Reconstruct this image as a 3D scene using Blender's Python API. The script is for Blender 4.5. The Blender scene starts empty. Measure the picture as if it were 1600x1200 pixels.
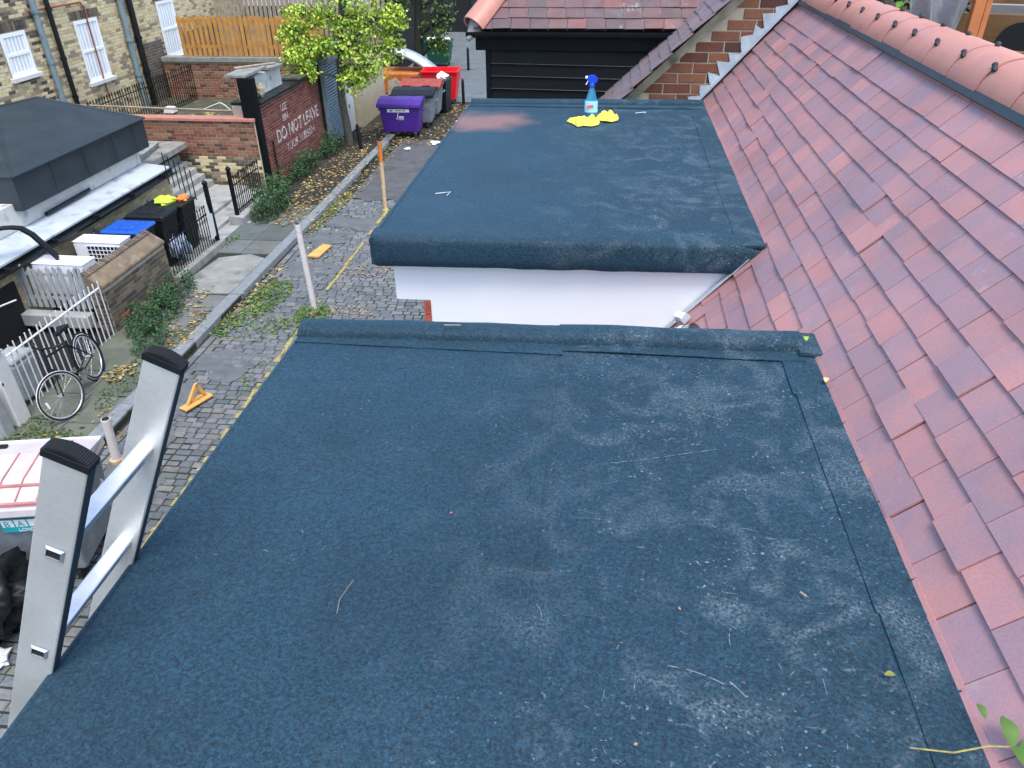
import bpy, math, random
from mathutils import Vector, Matrix, noise as mnoise
random.seed(7)
rnd = random.random
def ru(a, b): return a + (b - a) * rnd()
S = bpy.context.scene
COL = S.collection
# ------------------------------------------------------------------ camera
CAMZ = 5.9
cam_d = bpy.data.cameras.new('camera'); cam = bpy.data.objects.new('camera', cam_d); COL.objects.link(cam)
cam_d.sensor_width = 36; cam_d.lens = 36 * 1175 / 1600; cam_d.clip_start = 0.05; cam_d.clip_end = 2000
CR = [[0.9930016, 0.0535448, -0.1052652], [0.1175472, -0.5343054, 0.8370785], [-0.0114226, -0.8435939, -0.5368602]]
cam.matrix_world = Matrix([[CR[0][0], -CR[0][1], -CR[0][2], 0], [CR[1][0], -CR[1][1], -CR[1][2], 0],
                           [CR[2][0], -CR[2][1], -CR[2][2], CAMZ], [0, 0, 0, 1]])
S.camera = cam
# ------------------------------------------------------------------ sky, sun, exposure
SUN_EL, SUN_AZ = math.radians(66), math.radians(150)     # azimuth clockwise from +Y
w = bpy.data.worlds.new('World'); S.world = w; w.use_nodes = True
nt = w.node_tree; bg = nt.nodes['Background']
sky = nt.nodes.new('ShaderNodeTexSky'); sky.sky_type = 'NISHITA'; sky.sun_disc = False
sky.sun_elevation = SUN_EL; sky.sun_rotation = SUN_AZ; sky.dust_density = 2.0; sky.air_density = 1.0
nt.links.new(sky.outputs[0], bg.inputs[0]); bg.inputs[1].default_value = 0.15
sd = bpy.data.lights.new('sun', 'SUN'); sd.energy = 1.0; sd.angle = math.radians(26); sd.color = (1, .97, .93)
sun = bpy.data.objects.new('sun', sd); COL.objects.link(sun)
to_sun = Vector((math.sin(SUN_AZ) * math.cos(SUN_EL), math.cos(SUN_AZ) * math.cos(SUN_EL), math.sin(SUN_EL)))
sun.rotation_euler = to_sun.to_track_quat('Z', 'Y').to_euler(); sun.location = (0, 0, 30)
S.view_settings.view_transform = 'Standard'; S.view_settings.look = 'None'
S.view_settings.exposure = 1.45; S.view_settings.gamma = 1
# ------------------------------------------------------------------ materials
MATS = {}
def mat(name, base=(.5, .5, .5), rough=.75, metal=0., var=.18, vs=6., bump=0., bs=60., attr=False, spec=.4,
        dirt=None, ds=2.5, dt=.55, fine=0., fs=120., trans=0., alpha=1., coat=0., rvar=.1, sub=0.):
    m = bpy.data.materials.new(name); m.use_nodes = True; t = m.node_tree; N = t.nodes; L = t.links
    b = N['Principled BSDF']; b.inputs['Roughness'].default_value = rough; b.inputs['Metallic'].default_value = metal
    b.inputs['Specular IOR Level'].default_value = spec
    if trans: b.inputs['Transmission Weight'].default_value = trans
    if coat: b.inputs['Coat Weight'].default_value = coat
    if alpha < 1: b.inputs['Alpha'].default_value = alpha
    geo = N.new('ShaderNodeNewGeometry')
    if attr:
        a = N.new('ShaderNodeAttribute'); a.attribute_name = 'Col'; c = a.outputs['Color']
    else:
        r = N.new('ShaderNodeRGB'); r.outputs[0].default_value = (*base, 1); c = r.outputs[0]
    def nz(scale, det=4):
        n = N.new('ShaderNodeTexNoise'); n.inputs['Scale'].default_value = scale; n.inputs['Detail'].default_value = det
        L.new(geo.outputs['Position'], n.inputs['Vector']); return n.outputs[0]
    def mr(x, a, b_, c_, d):
        n = N.new('ShaderNodeMapRange'); n.inputs[1].default_value = a; n.inputs[2].default_value = b_
        n.inputs[3].default_value = c_; n.inputs[4].default_value = d; L.new(x, n.inputs[0]); return n.outputs[0]
    def scale(c, f):
        v = N.new('ShaderNodeVectorMath'); v.operation = 'SCALE'; L.new(c, v.inputs[0]); L.new(f, v.inputs['Scale']); return v.outputs[0]
    n1 = nz(vs)
    if var: c = scale(c, mr(n1, .25, .75, 1 - var, 1 + var))
    if fine: c = scale(c, mr(nz(fs, 2), .3, .7, 1 - fine, 1 + fine))
    if dirt:
        x = N.new('ShaderNodeMix'); x.data_type = 'RGBA'; L.new(c, x.inputs[6]); x.inputs[7].default_value = (*dirt, 1)
        L.new(mr(nz(ds, 8), dt, dt + .16, 0, .85), x.inputs[0]); c = x.outputs[2]
    L.new(c, b.inputs['Base Color'])
    if rvar: L.new(mr(n1, .3, .7, max(.03, rough - rvar), min(1, rough + rvar)), b.inputs['Roughness'])
    if bump:
        bp = N.new('ShaderNodeBump'); bp.inputs['Strength'].default_value = bump; bp.inputs['Distance'].default_value = .01
        L.new(nz(bs, 5), bp.inputs['Height']); L.new(bp.outputs[0], b.inputs['Normal'])
    MATS[name] = m; return m

def felt_material(name, base):
    m = bpy.data.materials.new(name); m.use_nodes = True; t = m.node_tree; N = t.nodes; L = t.links
    b = N['Principled BSDF']; b.inputs['Roughness'].default_value = .72; b.inputs['Specular IOR Level'].default_value = .35
    b.inputs['Sheen Weight'].default_value = .13; b.inputs['Sheen Roughness'].default_value = .45; b.inputs['Sheen Tint'].default_value = (.30, .72, 1, 1)
    geo = N.new('ShaderNodeNewGeometry'); P = geo.outputs['Position']
    def nz(scale, det=3, rot=None, sc=None, dist=0., off=None):
        n = N.new('ShaderNodeTexNoise'); n.inputs['Scale'].default_value = scale; n.inputs['Detail'].default_value = det
        n.inputs['Distortion'].default_value = dist
        if rot is not None:
            mp = N.new('ShaderNodeMapping'); mp.inputs['Rotation'].default_value = (0, 0, rot); mp.inputs['Scale'].default_value = sc
            mp.inputs['Location'].default_value = off or (0, 0, 0)
            L.new(P, mp.inputs[0]); L.new(mp.outputs[0], n.inputs['Vector'])
        else: L.new(P, n.inputs['Vector'])
        return n.outputs[0]
    def mr(x, a, b_, c_, d):
        n = N.new('ShaderNodeMapRange'); n.inputs[1].default_value = a; n.inputs[2].default_value = b_
        n.inputs[3].default_value = c_; n.inputs[4].default_value = d; L.new(x, n.inputs[0]); return n.outputs[0]
    def ma(op, a, b_):
        n = N.new('ShaderNodeMath'); n.operation = op
        for i, q in enumerate((a, b_)):
            if isinstance(q, (int, float)): n.inputs[i].default_value = q
            else: L.new(q, n.inputs[i])
        return n.outputs[0]
    vor = N.new('ShaderNodeTexVoronoi'); vor.inputs['Scale'].default_value = 260; L.new(P, vor.inputs['Vector'])
    sep = N.new('ShaderNodeSeparateColor'); L.new(vor.outputs['Color'], sep.inputs[0])
    gran = mr(sep.outputs[0], 0, 1, .5, 1.5)
    mid = mr(nz(90, 3), .3, .7, .68, 1.32)
    low = mr(nz(2.2, 4), .3, .7, .86, 1.16)
    f = ma('MULTIPLY', ma('MULTIPLY', gran, mid), low)
    rgb = N.new('ShaderNodeRGB'); rgb.outputs[0].default_value = (*base, 1)
    v = N.new('ShaderNodeVectorMath'); v.operation = 'SCALE'; L.new(rgb.outputs[0], v.inputs[0]); L.new(f, v.inputs['Scale'])
    # chalky scuffs left by boots and ladders: soft patches, broken streaks and specks
    sx = N.new('ShaderNodeSeparateXYZ'); L.new(P, sx.inputs[0])
    traffic = mr(sx.outputs[0], -.5, .35, .14, 1.2)
    patch = mr(nz(5.5, 8, dist=1.2), .48, .72, 0, 1)
    grit = mr(nz(150, 5), .40, .68, 0, 1)
    soft = ma('MULTIPLY', ma('MULTIPLY', patch, grit), .55)
    st1 = ma('MULTIPLY', mr(nz(9, 5, .55, (1, 6, 1), .5), .66, .74, 0, 1), mr(nz(5, 3), .52, .62, 0, 1))
    st2 = ma('MULTIPLY', mr(nz(11, 5, -.7, (1, 7, 1), .6, (4, 9, 0)), .68, .75, 0, 1), mr(nz(4, 3, 0, (1, 1, 1), 0, (7, 2, 1)), .52, .62, 0, 1))
    streak = ma('MULTIPLY', ma('ADD', st1, st2), ma('ADD', grit, .25))
    speck = ma('MULTIPLY', mr(nz(95, 2), .65, .73, 0, 1.2), mr(nz(6, 4), .42, .62, .15, 1))
    k = ma('MULTIPLY', ma('MINIMUM', ma('ADD', ma('ADD', soft, ma('MULTIPLY', streak, .8)), ma('MULTIPLY', speck, .7)), 1), traffic)
    x = N.new('ShaderNodeMix'); x.data_type = 'RGBA'; L.new(v.outputs[0], x.inputs[6]); x.inputs[7].default_value = (.24, .30, .34, 1)
    L.new(ma('MULTIPLY', k, .75), x.inputs[0]); c = x.outputs[2]
    # warm pink patch of reflected light painted on the second roof's far left corner
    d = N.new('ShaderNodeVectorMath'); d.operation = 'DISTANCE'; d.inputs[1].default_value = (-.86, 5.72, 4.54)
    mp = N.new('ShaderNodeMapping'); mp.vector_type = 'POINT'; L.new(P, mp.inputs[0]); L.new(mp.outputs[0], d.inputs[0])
    pink_light = ma('MULTIPLY', mr(ma('ADD', d.outputs['Value'], ma('MULTIPLY', nz(4, 4), .5)), .40, .62, 1, 0), .55)
    y = N.new('ShaderNodeMix'); y.data_type = 'RGBA'; L.new(c, y.inputs[6]); y.inputs[7].default_value = (.34, .16, .12, 1); L.new(pink_light, y.inputs[0])
    L.new(y.outputs[2], b.inputs['Base Color'])
    bp = N.new('ShaderNodeBump'); bp.inputs['Strength'].default_value = .55; bp.inputs['Distance'].default_value = .004
    L.new(ma('ADD', ma('MULTIPLY', sep.outputs[1], .6), ma('MULTIPLY', nz(90, 3), 1.5)), bp.inputs['Height']); L.new(bp.outputs[0], b.inputs['Normal'])
    MATS[name] = m; return m

def tile_material(name, red, purple, rough=.42):
    m = bpy.data.materials.new(name); m.use_nodes = True; t = m.node_tree; N = t.nodes; L = t.links
    b = N['Principled BSDF']; b.inputs['Specular IOR Level'].default_value = .5
    geo = N.new('ShaderNodeNewGeometry'); P = geo.outputs['Position']
    a = N.new('ShaderNodeAttribute'); a.attribute_name = 'Col'; sc = N.new('ShaderNodeSeparateColor'); L.new(a.outputs['Color'], sc.inputs[0])
    def nz(scale, det=3, m3=(1, 1, 1)):
        mp = N.new('ShaderNodeMapping'); mp.inputs['Scale'].default_value = m3; L.new(P, mp.inputs[0])
        n = N.new('ShaderNodeTexNoise'); n.inputs['Scale'].default_value = scale; n.inputs['Detail'].default_value = det; L.new(mp.outputs[0], n.inputs['Vector']); return n.outputs[0]
    def ma(op, a_, b_):
        n = N.new('ShaderNodeMath'); n.operation = op
        for i, q in enumerate((a_, b_)):
            if isinstance(q, (int, float)): n.inputs[i].default_value = q
            else: L.new(q, n.inputs[i])
        return n.outputs[0]
    def mr(x, a_, b_, c_, d):
        n = N.new('ShaderNodeMapRange'); n.inputs[1].default_value = a_; n.inputs[2].default_value = b_
        n.inputs[3].default_value = c_; n.inputs[4].default_value = d; L.new(x, n.inputs[0]); return n.outputs[0]
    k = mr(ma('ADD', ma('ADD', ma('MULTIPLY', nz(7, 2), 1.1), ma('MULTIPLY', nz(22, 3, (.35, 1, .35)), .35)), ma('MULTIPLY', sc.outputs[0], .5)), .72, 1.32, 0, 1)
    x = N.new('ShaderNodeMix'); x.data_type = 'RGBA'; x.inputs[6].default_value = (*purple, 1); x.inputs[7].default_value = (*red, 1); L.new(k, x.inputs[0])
    v = N.new('ShaderNodeVectorMath'); v.operation = 'SCALE'; L.new(x.outputs[2], v.inputs[0])
    L.new(ma('MULTIPLY', ma('MULTIPLY', mr(sc.outputs[1], 0, 1, .90, 1.08), mr(nz(1.6, 5), .3, .7, .84, 1.10)), mr(nz(160, 3), .3, .7, .92, 1.08)), v.inputs['Scale'])
    w2 = N.new('ShaderNodeMix'); w2.data_type = 'RGBA'; L.new(v.outputs[0], w2.inputs[6]); w2.inputs[7].default_value = (.42, .36, .36, 1)
    L.new(ma('MULTIPLY', mr(nz(9, 8), .62, .74, 0, .5), mr(nz(60, 4), .45, .6, 0, 1)), w2.inputs[0])
    L.new(w2.outputs[2], b.inputs['Base Color']); L.new(mr(nz(14, 4), .3, .7, rough - .08, rough + .12), b.inputs['Roughness'])
    bp = N.new('ShaderNodeBump'); bp.inputs['Strength'].default_value = .25; bp.inputs['Distance'].default_value = .004
    L.new(ma('ADD', nz(18, 3), ma('MULTIPLY', nz(220, 3), .35)), bp.inputs['Height']); L.new(bp.outputs[0], b.inputs['Normal'])
    MATS[name] = m; return m

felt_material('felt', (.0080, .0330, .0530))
tile_material('clay_tile', (.43, .205, .190), (.30, .190, .212))  # second colour mixes the sky's lavender reflection into the mottled clay
tile_material('old_tile', (.165, .066, .062), (.08, .056, .064), .6)
mat('terracotta', (.46, .205, .155), .45, var=.12, vs=9, bump=.15, bs=30, fine=.06, fs=200)
mat('clip', (.02, .022, .025), .5)
mat('lead', (.38, .42, .46), .5, var=.25, vs=9, bump=.25, bs=40, dirt=(.45, .48, .5), ds=12)
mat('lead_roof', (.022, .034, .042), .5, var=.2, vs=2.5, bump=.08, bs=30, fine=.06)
mat('white_upvc', (.87, .88, .87), .35, var=.015, vs=3, rvar=.03)
mat('white_paint', (.62, .62, .60), .55, var=.07, vs=12, dirt=(.45, .42, .36), ds=14, dt=.66)
mat('render_white', (.55, .55, .52), .8, var=.15, vs=4, dirt=(.25, .25, .23), ds=4, dt=.56, bump=.2)
mat('pale_felt', (.42, .47, .50), .65, var=.15, vs=2.5, dirt=(.20, .22, .23), ds=3.5, dt=.55, bump=.1)
mat('brick', attr=True, rough=.85, var=.18, vs=18, bump=.5, bs=90, fine=.14, fs=160)
mat('mortar_pale', (.42, .37, .27), .95, var=.15, vs=14, bump=.4, bs=120)
mat('mortar_grey', (.32, .29, .235), .95, var=.2, vs=10, bump=.4, bs=120)
mat('stone_attr', attr=True, rough=.55, var=.22, vs=14, bump=.5, bs=55, fine=.12, fs=140, spec=.5)
mat('joint_dirt', (.022, .026, .018), .95, var=.4, vs=9, bump=.5, bs=60, dirt=(.035, .055, .015), ds=1.6, dt=.52)
mat('asphalt', (.085, .088, .092), .85, var=.25, vs=3, bump=.6, bs=130, fine=.3, fs=170, dirt=(.05, .05, .045), ds=2.2, dt=.55)
mat('soil', (.028, .024, .018), .95, var=.45, vs=5, bump=.8, bs=50, fine=.3, fs=60)
mat('concrete', (.30, .31, .30), .85, var=.2, vs=4, bump=.3, bs=80, fine=.08, dirt=(.14, .15, .12), ds=3)
mat('flag_attr', attr=True, rough=.85, var=.22, vs=4, bump=.4, bs=60, fine=.1, dirt=(.075, .09, .05), ds=2.6, dt=.57)
mat('lane', (.115, .135, .14), .85, var=.25, vs=2, bump=.5, bs=60, fine=.25, fs=25)
mat('granite', (.19, .21, .22), .75, var=.2, vs=9, bump=.4, bs=80, fine=.15)
mat('yellow_line', (.33, .275, .09), .8, var=.3, vs=20, fine=.3, fs=90, dirt=(.12, .12, .09), ds=14, dt=.55)
mat('black_paint', (.006, .007, .008), .5, var=.3, vs=10, spec=.2)
mat('black_board', (.0035, .0045, .0055), .55, var=.2, vs=5, bump=.06, bs=40, spec=.15)
mat('black_gloss', (.02, .024, .028), .25, var=.1, spec=.6)
mat('black_plastic', (.008, .010, .012), .42, var=.2, vs=8, spec=.3)
mat('rubber', (.012, .012, .013), .65, var=.2, vs=30)
mat('tar', (.11, .12, .125), .8, var=.25, vs=5, bump=.4, bs=90, fine=.2)
mat('scuff', (.16, .20, .23), .9, var=.3, vs=30)
mat('alu', (.56, .57, .54), .42, .4, var=.07, vs=6, fine=.04, fs=90, dirt=(.40, .40, .36), ds=9, dt=.62, rvar=.1)
mat('alu_bright', (.66, .68, .70), .3, .75, var=.08, vs=14)
mat('chrome', (.6, .62, .64), .22, .9, var=.05)
mat('grey_metal', (.20, .27, .30), .5, .3, var=.14, vs=8, dirt=(.12, .15, .16), ds=6)
mat('galv_bin', (.19, .215, .235), .5, .2, var=.25, vs=6, dirt=(.33, .35, .36), ds=9, dt=.58)
mat('purple_plastic', (.062, .018, .215), .38, var=.12, vs=5, dirt=(.10, .06, .22), ds=7, dt=.62)
mat('red_plastic', (.70, .012, .018), .38, var=.08, vs=5)
mat('red_lid', (.30, .055, .035), .5, var=.25, vs=6)
mat('faded_lid', (.50, .45, .46), .5, var=.10, vs=5, dirt=(.52, .36, .34), ds=5, dt=.60)
mat('lid_rib', (.42, .17, .15), .5, var=.2, vs=8)
mat('green_plastic', (.012, .075, .045), .45, var=.2, vs=6)
mat('blue_plastic', (.012, .085, .42), .32, var=.15, vs=8)
mat('orange_paint', (.55, .17, .035), .55, var=.2, vs=4)
mat('pale_blue_sheet', (.50, .60, .66), .4, var=.12, vs=4, bump=.1, bs=12)
mat('sign_teal', (.02, .36, .38), .5, var=.1)
mat('ink', (.03, .05, .055), .6, var=0)
mat('white_ink', (.72, .74, .72), .7, var=.05)
mat('chalk_paint', (.50, .45, .43), .9, var=.4, vs=9, fine=.4, fs=40, dirt=(.20, .07, .05), ds=11, dt=.50)
mat('rusty_white', (.62, .58, .55), .6, var=.12, vs=9, dirt=(.26, .13, .07), ds=9, dt=.60)
mat('rusty_yellow', (.55, .40, .22), .65, var=.2, vs=9, dirt=(.42, .14, .04), ds=5, dt=.58)
mat('new_timber', (.60, .34, .10), .7, var=.15, vs=9, bump=.2, bs=40)
mat('fence_timber', (.48, .235, .055), .75, var=.22, vs=5, bump=.3, bs=30, fine=.1, fs=40)
mat('old_timber', (.30, .25, .19), .85, var=.25, vs=6, bump=.4, bs=30)
mat('brown_timber', (.16, .085, .03), .75, var=.3, vs=6, bump=.3, bs=30)
mat('orange_timber', (.50, .17, .055), .65, var=.2, vs=6, bump=.2, bs=30)
mat('grey_timber', (.30, .32, .325), .8, var=.16, vs=7, bump=.3, bs=40)
mat('bark', (.075, .075, .055), .9, var=.35, vs=12, bump=.8, bs=35)
mat('dark_bark', (.022, .026, .018), .9, var=.35, vs=12, bump=.8, bs=35)
mat('leaf', attr=True, rough=.55, var=.15, vs=5, spec=.3)
mat('beige_render', (.46, .40, .27), .9, var=.12, vs=6, bump=.5, bs=90, fine=.08)
mat('glass_dark', (.03, .04, .045), .08, var=.1, spec=.7)
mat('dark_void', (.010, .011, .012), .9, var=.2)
mat('moss_roof', (.07, .075, .05), .9, var=.5, vs=5, bump=.6, bs=50, dirt=(.16, .15, .08), ds=5)
mat('old_slab', (.24, .24, .22), .85, var=.3, vs=6, bump=.4, bs=60, dirt=(.07, .075, .06), ds=3)
mat('bottle_blue', (.05, .38, .62), .12, var=.05, trans=.55)
mat('trigger_blue', (.01, .06, .62), .3, var=.05)
mat('bottle_label', (.28, .66, .86), .4, var=.05)
mat('label_red', (.75, .10, .16), .5, var=.1)
mat('yellow_cloth', (.86, .76, .10), .9, var=.08, vs=20, bump=.3, bs=300)
mat('grey_upvc', (.36, .39, .41), .4, var=.1, vs=20)
mat('plastic_film', (.30, .32, .36), .14, var=.5, vs=8, trans=.5, bump=.3, bs=14)
mat('grey_sheet', (.62, .68, .70), .5, var=.05)
mat('white_plastic', (.78, .79, .80), .4, var=.05)
mat('lime_plastic', (.50, .68, .05), .4, var=.08)
mat('orange_plastic', (.80, .22, .04), .4, var=.08)
mat('clear_bag', (.35, .42, .52), .2, var=.5, vs=16, bump=.6, bs=25)
mat('earth', (.05, .045, .035), .95, var=.4, vs=.6)
# ------------------------------------------------------------------ helpers
WM = {}
def V(*a): return Vector(a)
class MB:
    def __init__(s): s.v = []; s.f = []; s.c = []; s.sm = []
    def add(s, vs, fs, col=(1, 1, 1), sm=False):
        o = len(s.v); s.v += [Vector(p) for p in vs]
        for f in fs: s.f.append([o + i for i in f]); s.c.append(col); s.sm.append(sm)
        return s
    def box(s, c, d, R=None, col=(1, 1, 1), top=None):
        hx, hy, hz = d[0] / 2, d[1] / 2, d[2] / 2; tx, ty = top or (1, 1); c = Vector(c)
        P = [V(x * (tx if z > 0 else 1), y * (ty if z > 0 else 1), z) for z in (-hz, hz) for x, y in ((-hx, -hy), (hx, -hy), (hx, hy), (-hx, hy))]
        if R is not None: P = [R @ p for p in P]
        return s.add([c + p for p in P], [(3, 2, 1, 0), (4, 5, 6, 7), (0, 1, 5, 4), (1, 2, 6, 5), (2, 3, 7, 6), (3, 0, 4, 7)], col)
    def bb(s, x0, x1, y0, y1, z0, z1, col=(1, 1, 1)):
        return s.box(((x0 + x1) / 2, (y0 + y1) / 2, (z0 + z1) / 2), (x1 - x0, y1 - y0, z1 - z0), None, col)
    def bar(s, a, b, wd, h, up=(0, 0, 1), col=(1, 1, 1)):     # box from a to b; wd across, h along up
        a, b = Vector(a), Vector(b); t = (b - a); ln = t.length; t.normalize(); x = t.cross(Vector(up)).normalized(); z = x.cross(t)
        R = Matrix((x, t, z)).transposed()
        return s.box((a + b) / 2, (wd, ln, h), R, col)
    def tube(s, path, r, n=8, col=(1, 1, 1), cap=True, sm=True, flat=None):
        path = [Vector(p) for p in path]; rs = r if isinstance(r, (list, tuple)) else [r] * len(path); rings = []; prev = None
        for i, p in enumerate(path):
            t = (path[min(i + 1, len(path) - 1)] - path[max(i - 1, 0)]).normalized()
            if prev is None:
                u = V(0, 0, 1) if abs(t.z) < .9 else V(1, 0, 0); x = t.cross(u).normalized()
            else: x = (prev - t * prev.dot(t)).normalized()
            prev = x; y = t.cross(x)
            rings.append([p + (x * math.cos(2 * math.pi * k / n) + y * math.sin(2 * math.pi * k / n)) * rs[i] for k in range(n)])
        vs = [p for q in rings for p in q]; fs = []
        for i in range(len(rings) - 1):
            for k in range(n): fs.append((i * n + k, i * n + (k + 1) % n, (i + 1) * n + (k + 1) % n, (i + 1) * n + k))
        s.add(vs, fs, col, sm)
        if cap:
            s.add(rings[0], [tuple(reversed(range(n)))], col); s.add(rings[-1], [tuple(range(n))], col)
        return s
    def lathe(s, prof, c=(0, 0, 0), n=20, col=(1, 1, 1), sx=1., sy=1.):
        c = Vector(c); vs = []; fs = []
        for r, z in prof:
            for k in range(n): vs.append(c + V(r * sx * math.cos(2 * math.pi * k / n), r * sy * math.sin(2 * math.pi * k / n), z))
        for i in range(len(prof) - 1):
            for k in range(n): fs.append((i * n + k, i * n + (k + 1) % n, (i + 1) * n + (k + 1) % n, (i + 1) * n + k))
        s.add(vs, fs, col, True)
        if prof[0][0] > 1e-4: s.add(vs[:n], [tuple(reversed(range(n)))], col)
        if prof[-1][0] > 1e-4: s.add(vs[-n:], [tuple(range(n))], col)
        return s
    def prism(s, poly, ext, col=(1, 1, 1), sm=False):          # poly of 3D points, swept by ext
        poly = [Vector(p) for p in poly]; ext = Vector(ext); n = len(poly)
        nrm = V(0, 0, 0)
        for i in range(n): nrm += poly[i].cross(poly[(i + 1) % n])
        if nrm.dot(ext) > 0: poly = poly[::-1]
        s.add(poly + [p + ext for p in poly], [tuple(range(n)), tuple(range(2 * n - 1, n - 1, -1))] , col)
        return s.add(poly + [p + ext for p in poly], [((i + 1) % n, i, n + i, n + (i + 1) % n) for i in range(n)], col, sm)
    def torus(s, c, R, r, ax, n=36, k=8, col=(1, 1, 1)):
        c = Vector(c); ax = Vector(ax).normalized(); u = ax.orthogonal().normalized(); v = ax.cross(u); vs = []; fs = []
        for i in range(n):
            a = 2 * math.pi * i / n; d = u * math.cos(a) + v * math.sin(a)
            for j in range(k):
                b = 2 * math.pi * j / k; vs.append(c + d * (R + r * math.cos(b)) + ax * (r * math.sin(b)))
        for i in range(n):
            for j in range(k): fs.append((i * k + j, ((i + 1) % n) * k + j, ((i + 1) % n) * k + (j + 1) % k, i * k + (j + 1) % k))
        return s.add(vs, fs, col, True)
    def build(s, name, m, parent=None, local=False, kind=None, bevel=0., label=None, seg=2):
        me = bpy.data.meshes.new(name)
        P = WM.get(parent.name) if parent else None
        vs = s.v if (local or P is None) else [P.inverted() @ p for p in s.v]
        me.from_pydata([tuple(p) for p in vs], [], s.f)
        at = me.color_attributes.new('Col', 'FLOAT_COLOR', 'CORNER')
        data = []
        for f, c in zip(s.f, s.c): data += [c[0], c[1], c[2], 1.] * len(f)
        at.data.foreach_set('color', data)
        me.polygons.foreach_set('use_smooth', s.sm)
        me.materials.append(MATS[m]); me.update()
        o = bpy.data.objects.new(name, me); COL.objects.link(o)
        if parent: o.parent = parent; WM[o.name] = P.copy()
        else: WM[o.name] = Matrix.Identity(4)
        if kind: o['kind'] = kind
        if label: o['label'] = label
        if bevel:
            md = o.modifiers.new('bevel', 'BEVEL'); md.width = bevel; md.segments = seg; md.limit_method = 'ANGLE'; md.angle_limit = math.radians(40); md.harden_normals = False
        return o
def tag(o, label, cat, group=None):
    o['label'] = label; o['category'] = cat
    if group: o['group'] = group
    return o
def thing(name, label, cat, loc=(0, 0, 0), rz=0., group=None, R=None):
    o = bpy.data.objects.new(name, None); COL.objects.link(o); o.empty_display_size = .2
    M4 = Matrix.Translation(Vector(loc)) @ (R.to_4x4() if R is not None else Matrix.Rotation(rz, 4, 'Z'))
    o.matrix_basis = M4; WM[o.name] = M4.copy()
    return tag(o, label, cat, group)
def struct(name, mb, m, **k): return mb.build(name, m, kind='structure', **k)

def chamfer_brick(l, h, d, ch):                      # front faces +Y(local normal); x along, z up; front at y=0, back at y=-d
    a, b = l / 2, h / 2
    vs = [(-a, -d, -b), (a, -d, -b), (a, -d, b), (-a, -d, b), (-a, -ch, -b), (a, -ch, -b), (a, -ch, b), (-a, -ch, b),
          (-a + ch, 0, -b + ch), (a - ch, 0, -b + ch), (a - ch, 0, b - ch), (-a + ch, 0, b - ch)]
    fs = []
    for i in range(4):
        j = (i + 1) % 4; fs += [(j, i, 4 + i, 4 + j)]; fs += [(4 + j, 4 + i, 8 + i, 8 + j)]
    fs.append((11, 10, 9, 8))
    return vs, fs
PIECE_MESH = {}
def pieces(items, shape, name, m, parent, maxparts=300, eye=V(0, 0, CAMZ), rest_name=None):
    """items: (matrix, colour). shape=(key, verts, faces). nearest ones become objects sharing meshes, the rest one joined part"""
    key, vs, fs = shape[:3]; edge = shape[3] if len(shape) > 3 else {}      # edge: face index -> colour of its own
    items = sorted(items, key=lambda q: (q[0].translation - eye).length + (q[2] if len(q) > 2 else 0))
    P = WM[parent.name]; Pi = P.inverted()
    for q in items[:maxparts]:
        Mx, c = q[0], q[1]
        kk = (key, m, tuple(round(x, 3) for x in c))
        if kk not in PIECE_MESH:
            me = bpy.data.meshes.new(name); me.from_pydata(vs, [], fs)
            at = me.color_attributes.new('Col', 'FLOAT_COLOR', 'CORNER'); nn = len(me.loops)
            at.data.foreach_set('color', [q for i, f in enumerate(fs) for q in [*edge.get(i, c)[:3], 1.] * len(f)]); me.materials.append(MATS[m]); me.update(); PIECE_MESH[kk] = me
        o = bpy.data.objects.new(name, PIECE_MESH[kk]); COL.objects.link(o); o.parent = parent; o.matrix_basis = Pi @ Mx; WM[o.name] = Mx
    if len(items) > maxparts:
        mb = MB()
        for q in items[maxparts:]:
            mb.add([q[0] @ Vector(p) for p in vs], fs, q[1])
            for i, c in edge.items(): mb.c[len(mb.c) - len(fs) + i] = c
        mb.build(rest_name or name + 's', m, parent, kind='stuff')
def axes(o, u, n, up=V(0, 0, 1), s=(1, 1, 1)):
    M4 = Matrix.Identity(4)
    for i in range(3): M4[i][0] = u[i] * s[0]; M4[i][1] = n[i] * s[1]; M4[i][2] = up[i] * s[2]; M4[i][3] = o[i]
    return M4
BRICK_L, BRICK_H = .225, .075
def bricks(parent, O, U, N, length, z0, z1, pal, maxparts=300, test=None, pick=None, mort=.010, hb=BRICK_H, lb=BRICK_L, proud=.008, soldier=False):
    O, U, N = Vector(O), Vector(U), Vector(N); items = []; r = 0; z = z0
    Uq = U
    if U.cross(V(0, 0, 1)).dot(N) > 0: pass
    while z + hb * .6 < z1:
        off = (r % 2) * lb / 2; u = -off
        while u < length - .03:
            a, b = max(u, 0), min(u + lb, length)
            if b - a > .05:
                uc = (a + b) / 2; zc = z + hb / 2
                if test is None or test(uc, zc):
                    c = pick(uc, zc) if pick else random.choice(pal)
                    p = O + U * uc + V(0, 0, zc) + N * (proud + ru(-.002, .002))
                    items.append((axes(p, U if U.cross(N).z > 0 else -U, N, V(0, 0, 1), ((b - a - mort) / (lb - mort), 1, 1)), c))
            u += lb
        z += hb; r += 1
    vs, fs = chamfer_brick(lb - mort, hb - mort, .03, .004)
    pieces(items, (('brick', lb, hb), vs, fs), 'brick', 'brick', parent, maxparts)
YEL = [(0.607, 0.518, 0.31), (0.552, 0.463, 0.265), (0.641, 0.552, 0.342), (0.442, 0.365, 0.21), (0.331, 0.265, 0.166), (0.574, 0.475, 0.265), (0.265, 0.21, 0.144), (0.618, 0.518, 0.31)]
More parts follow.
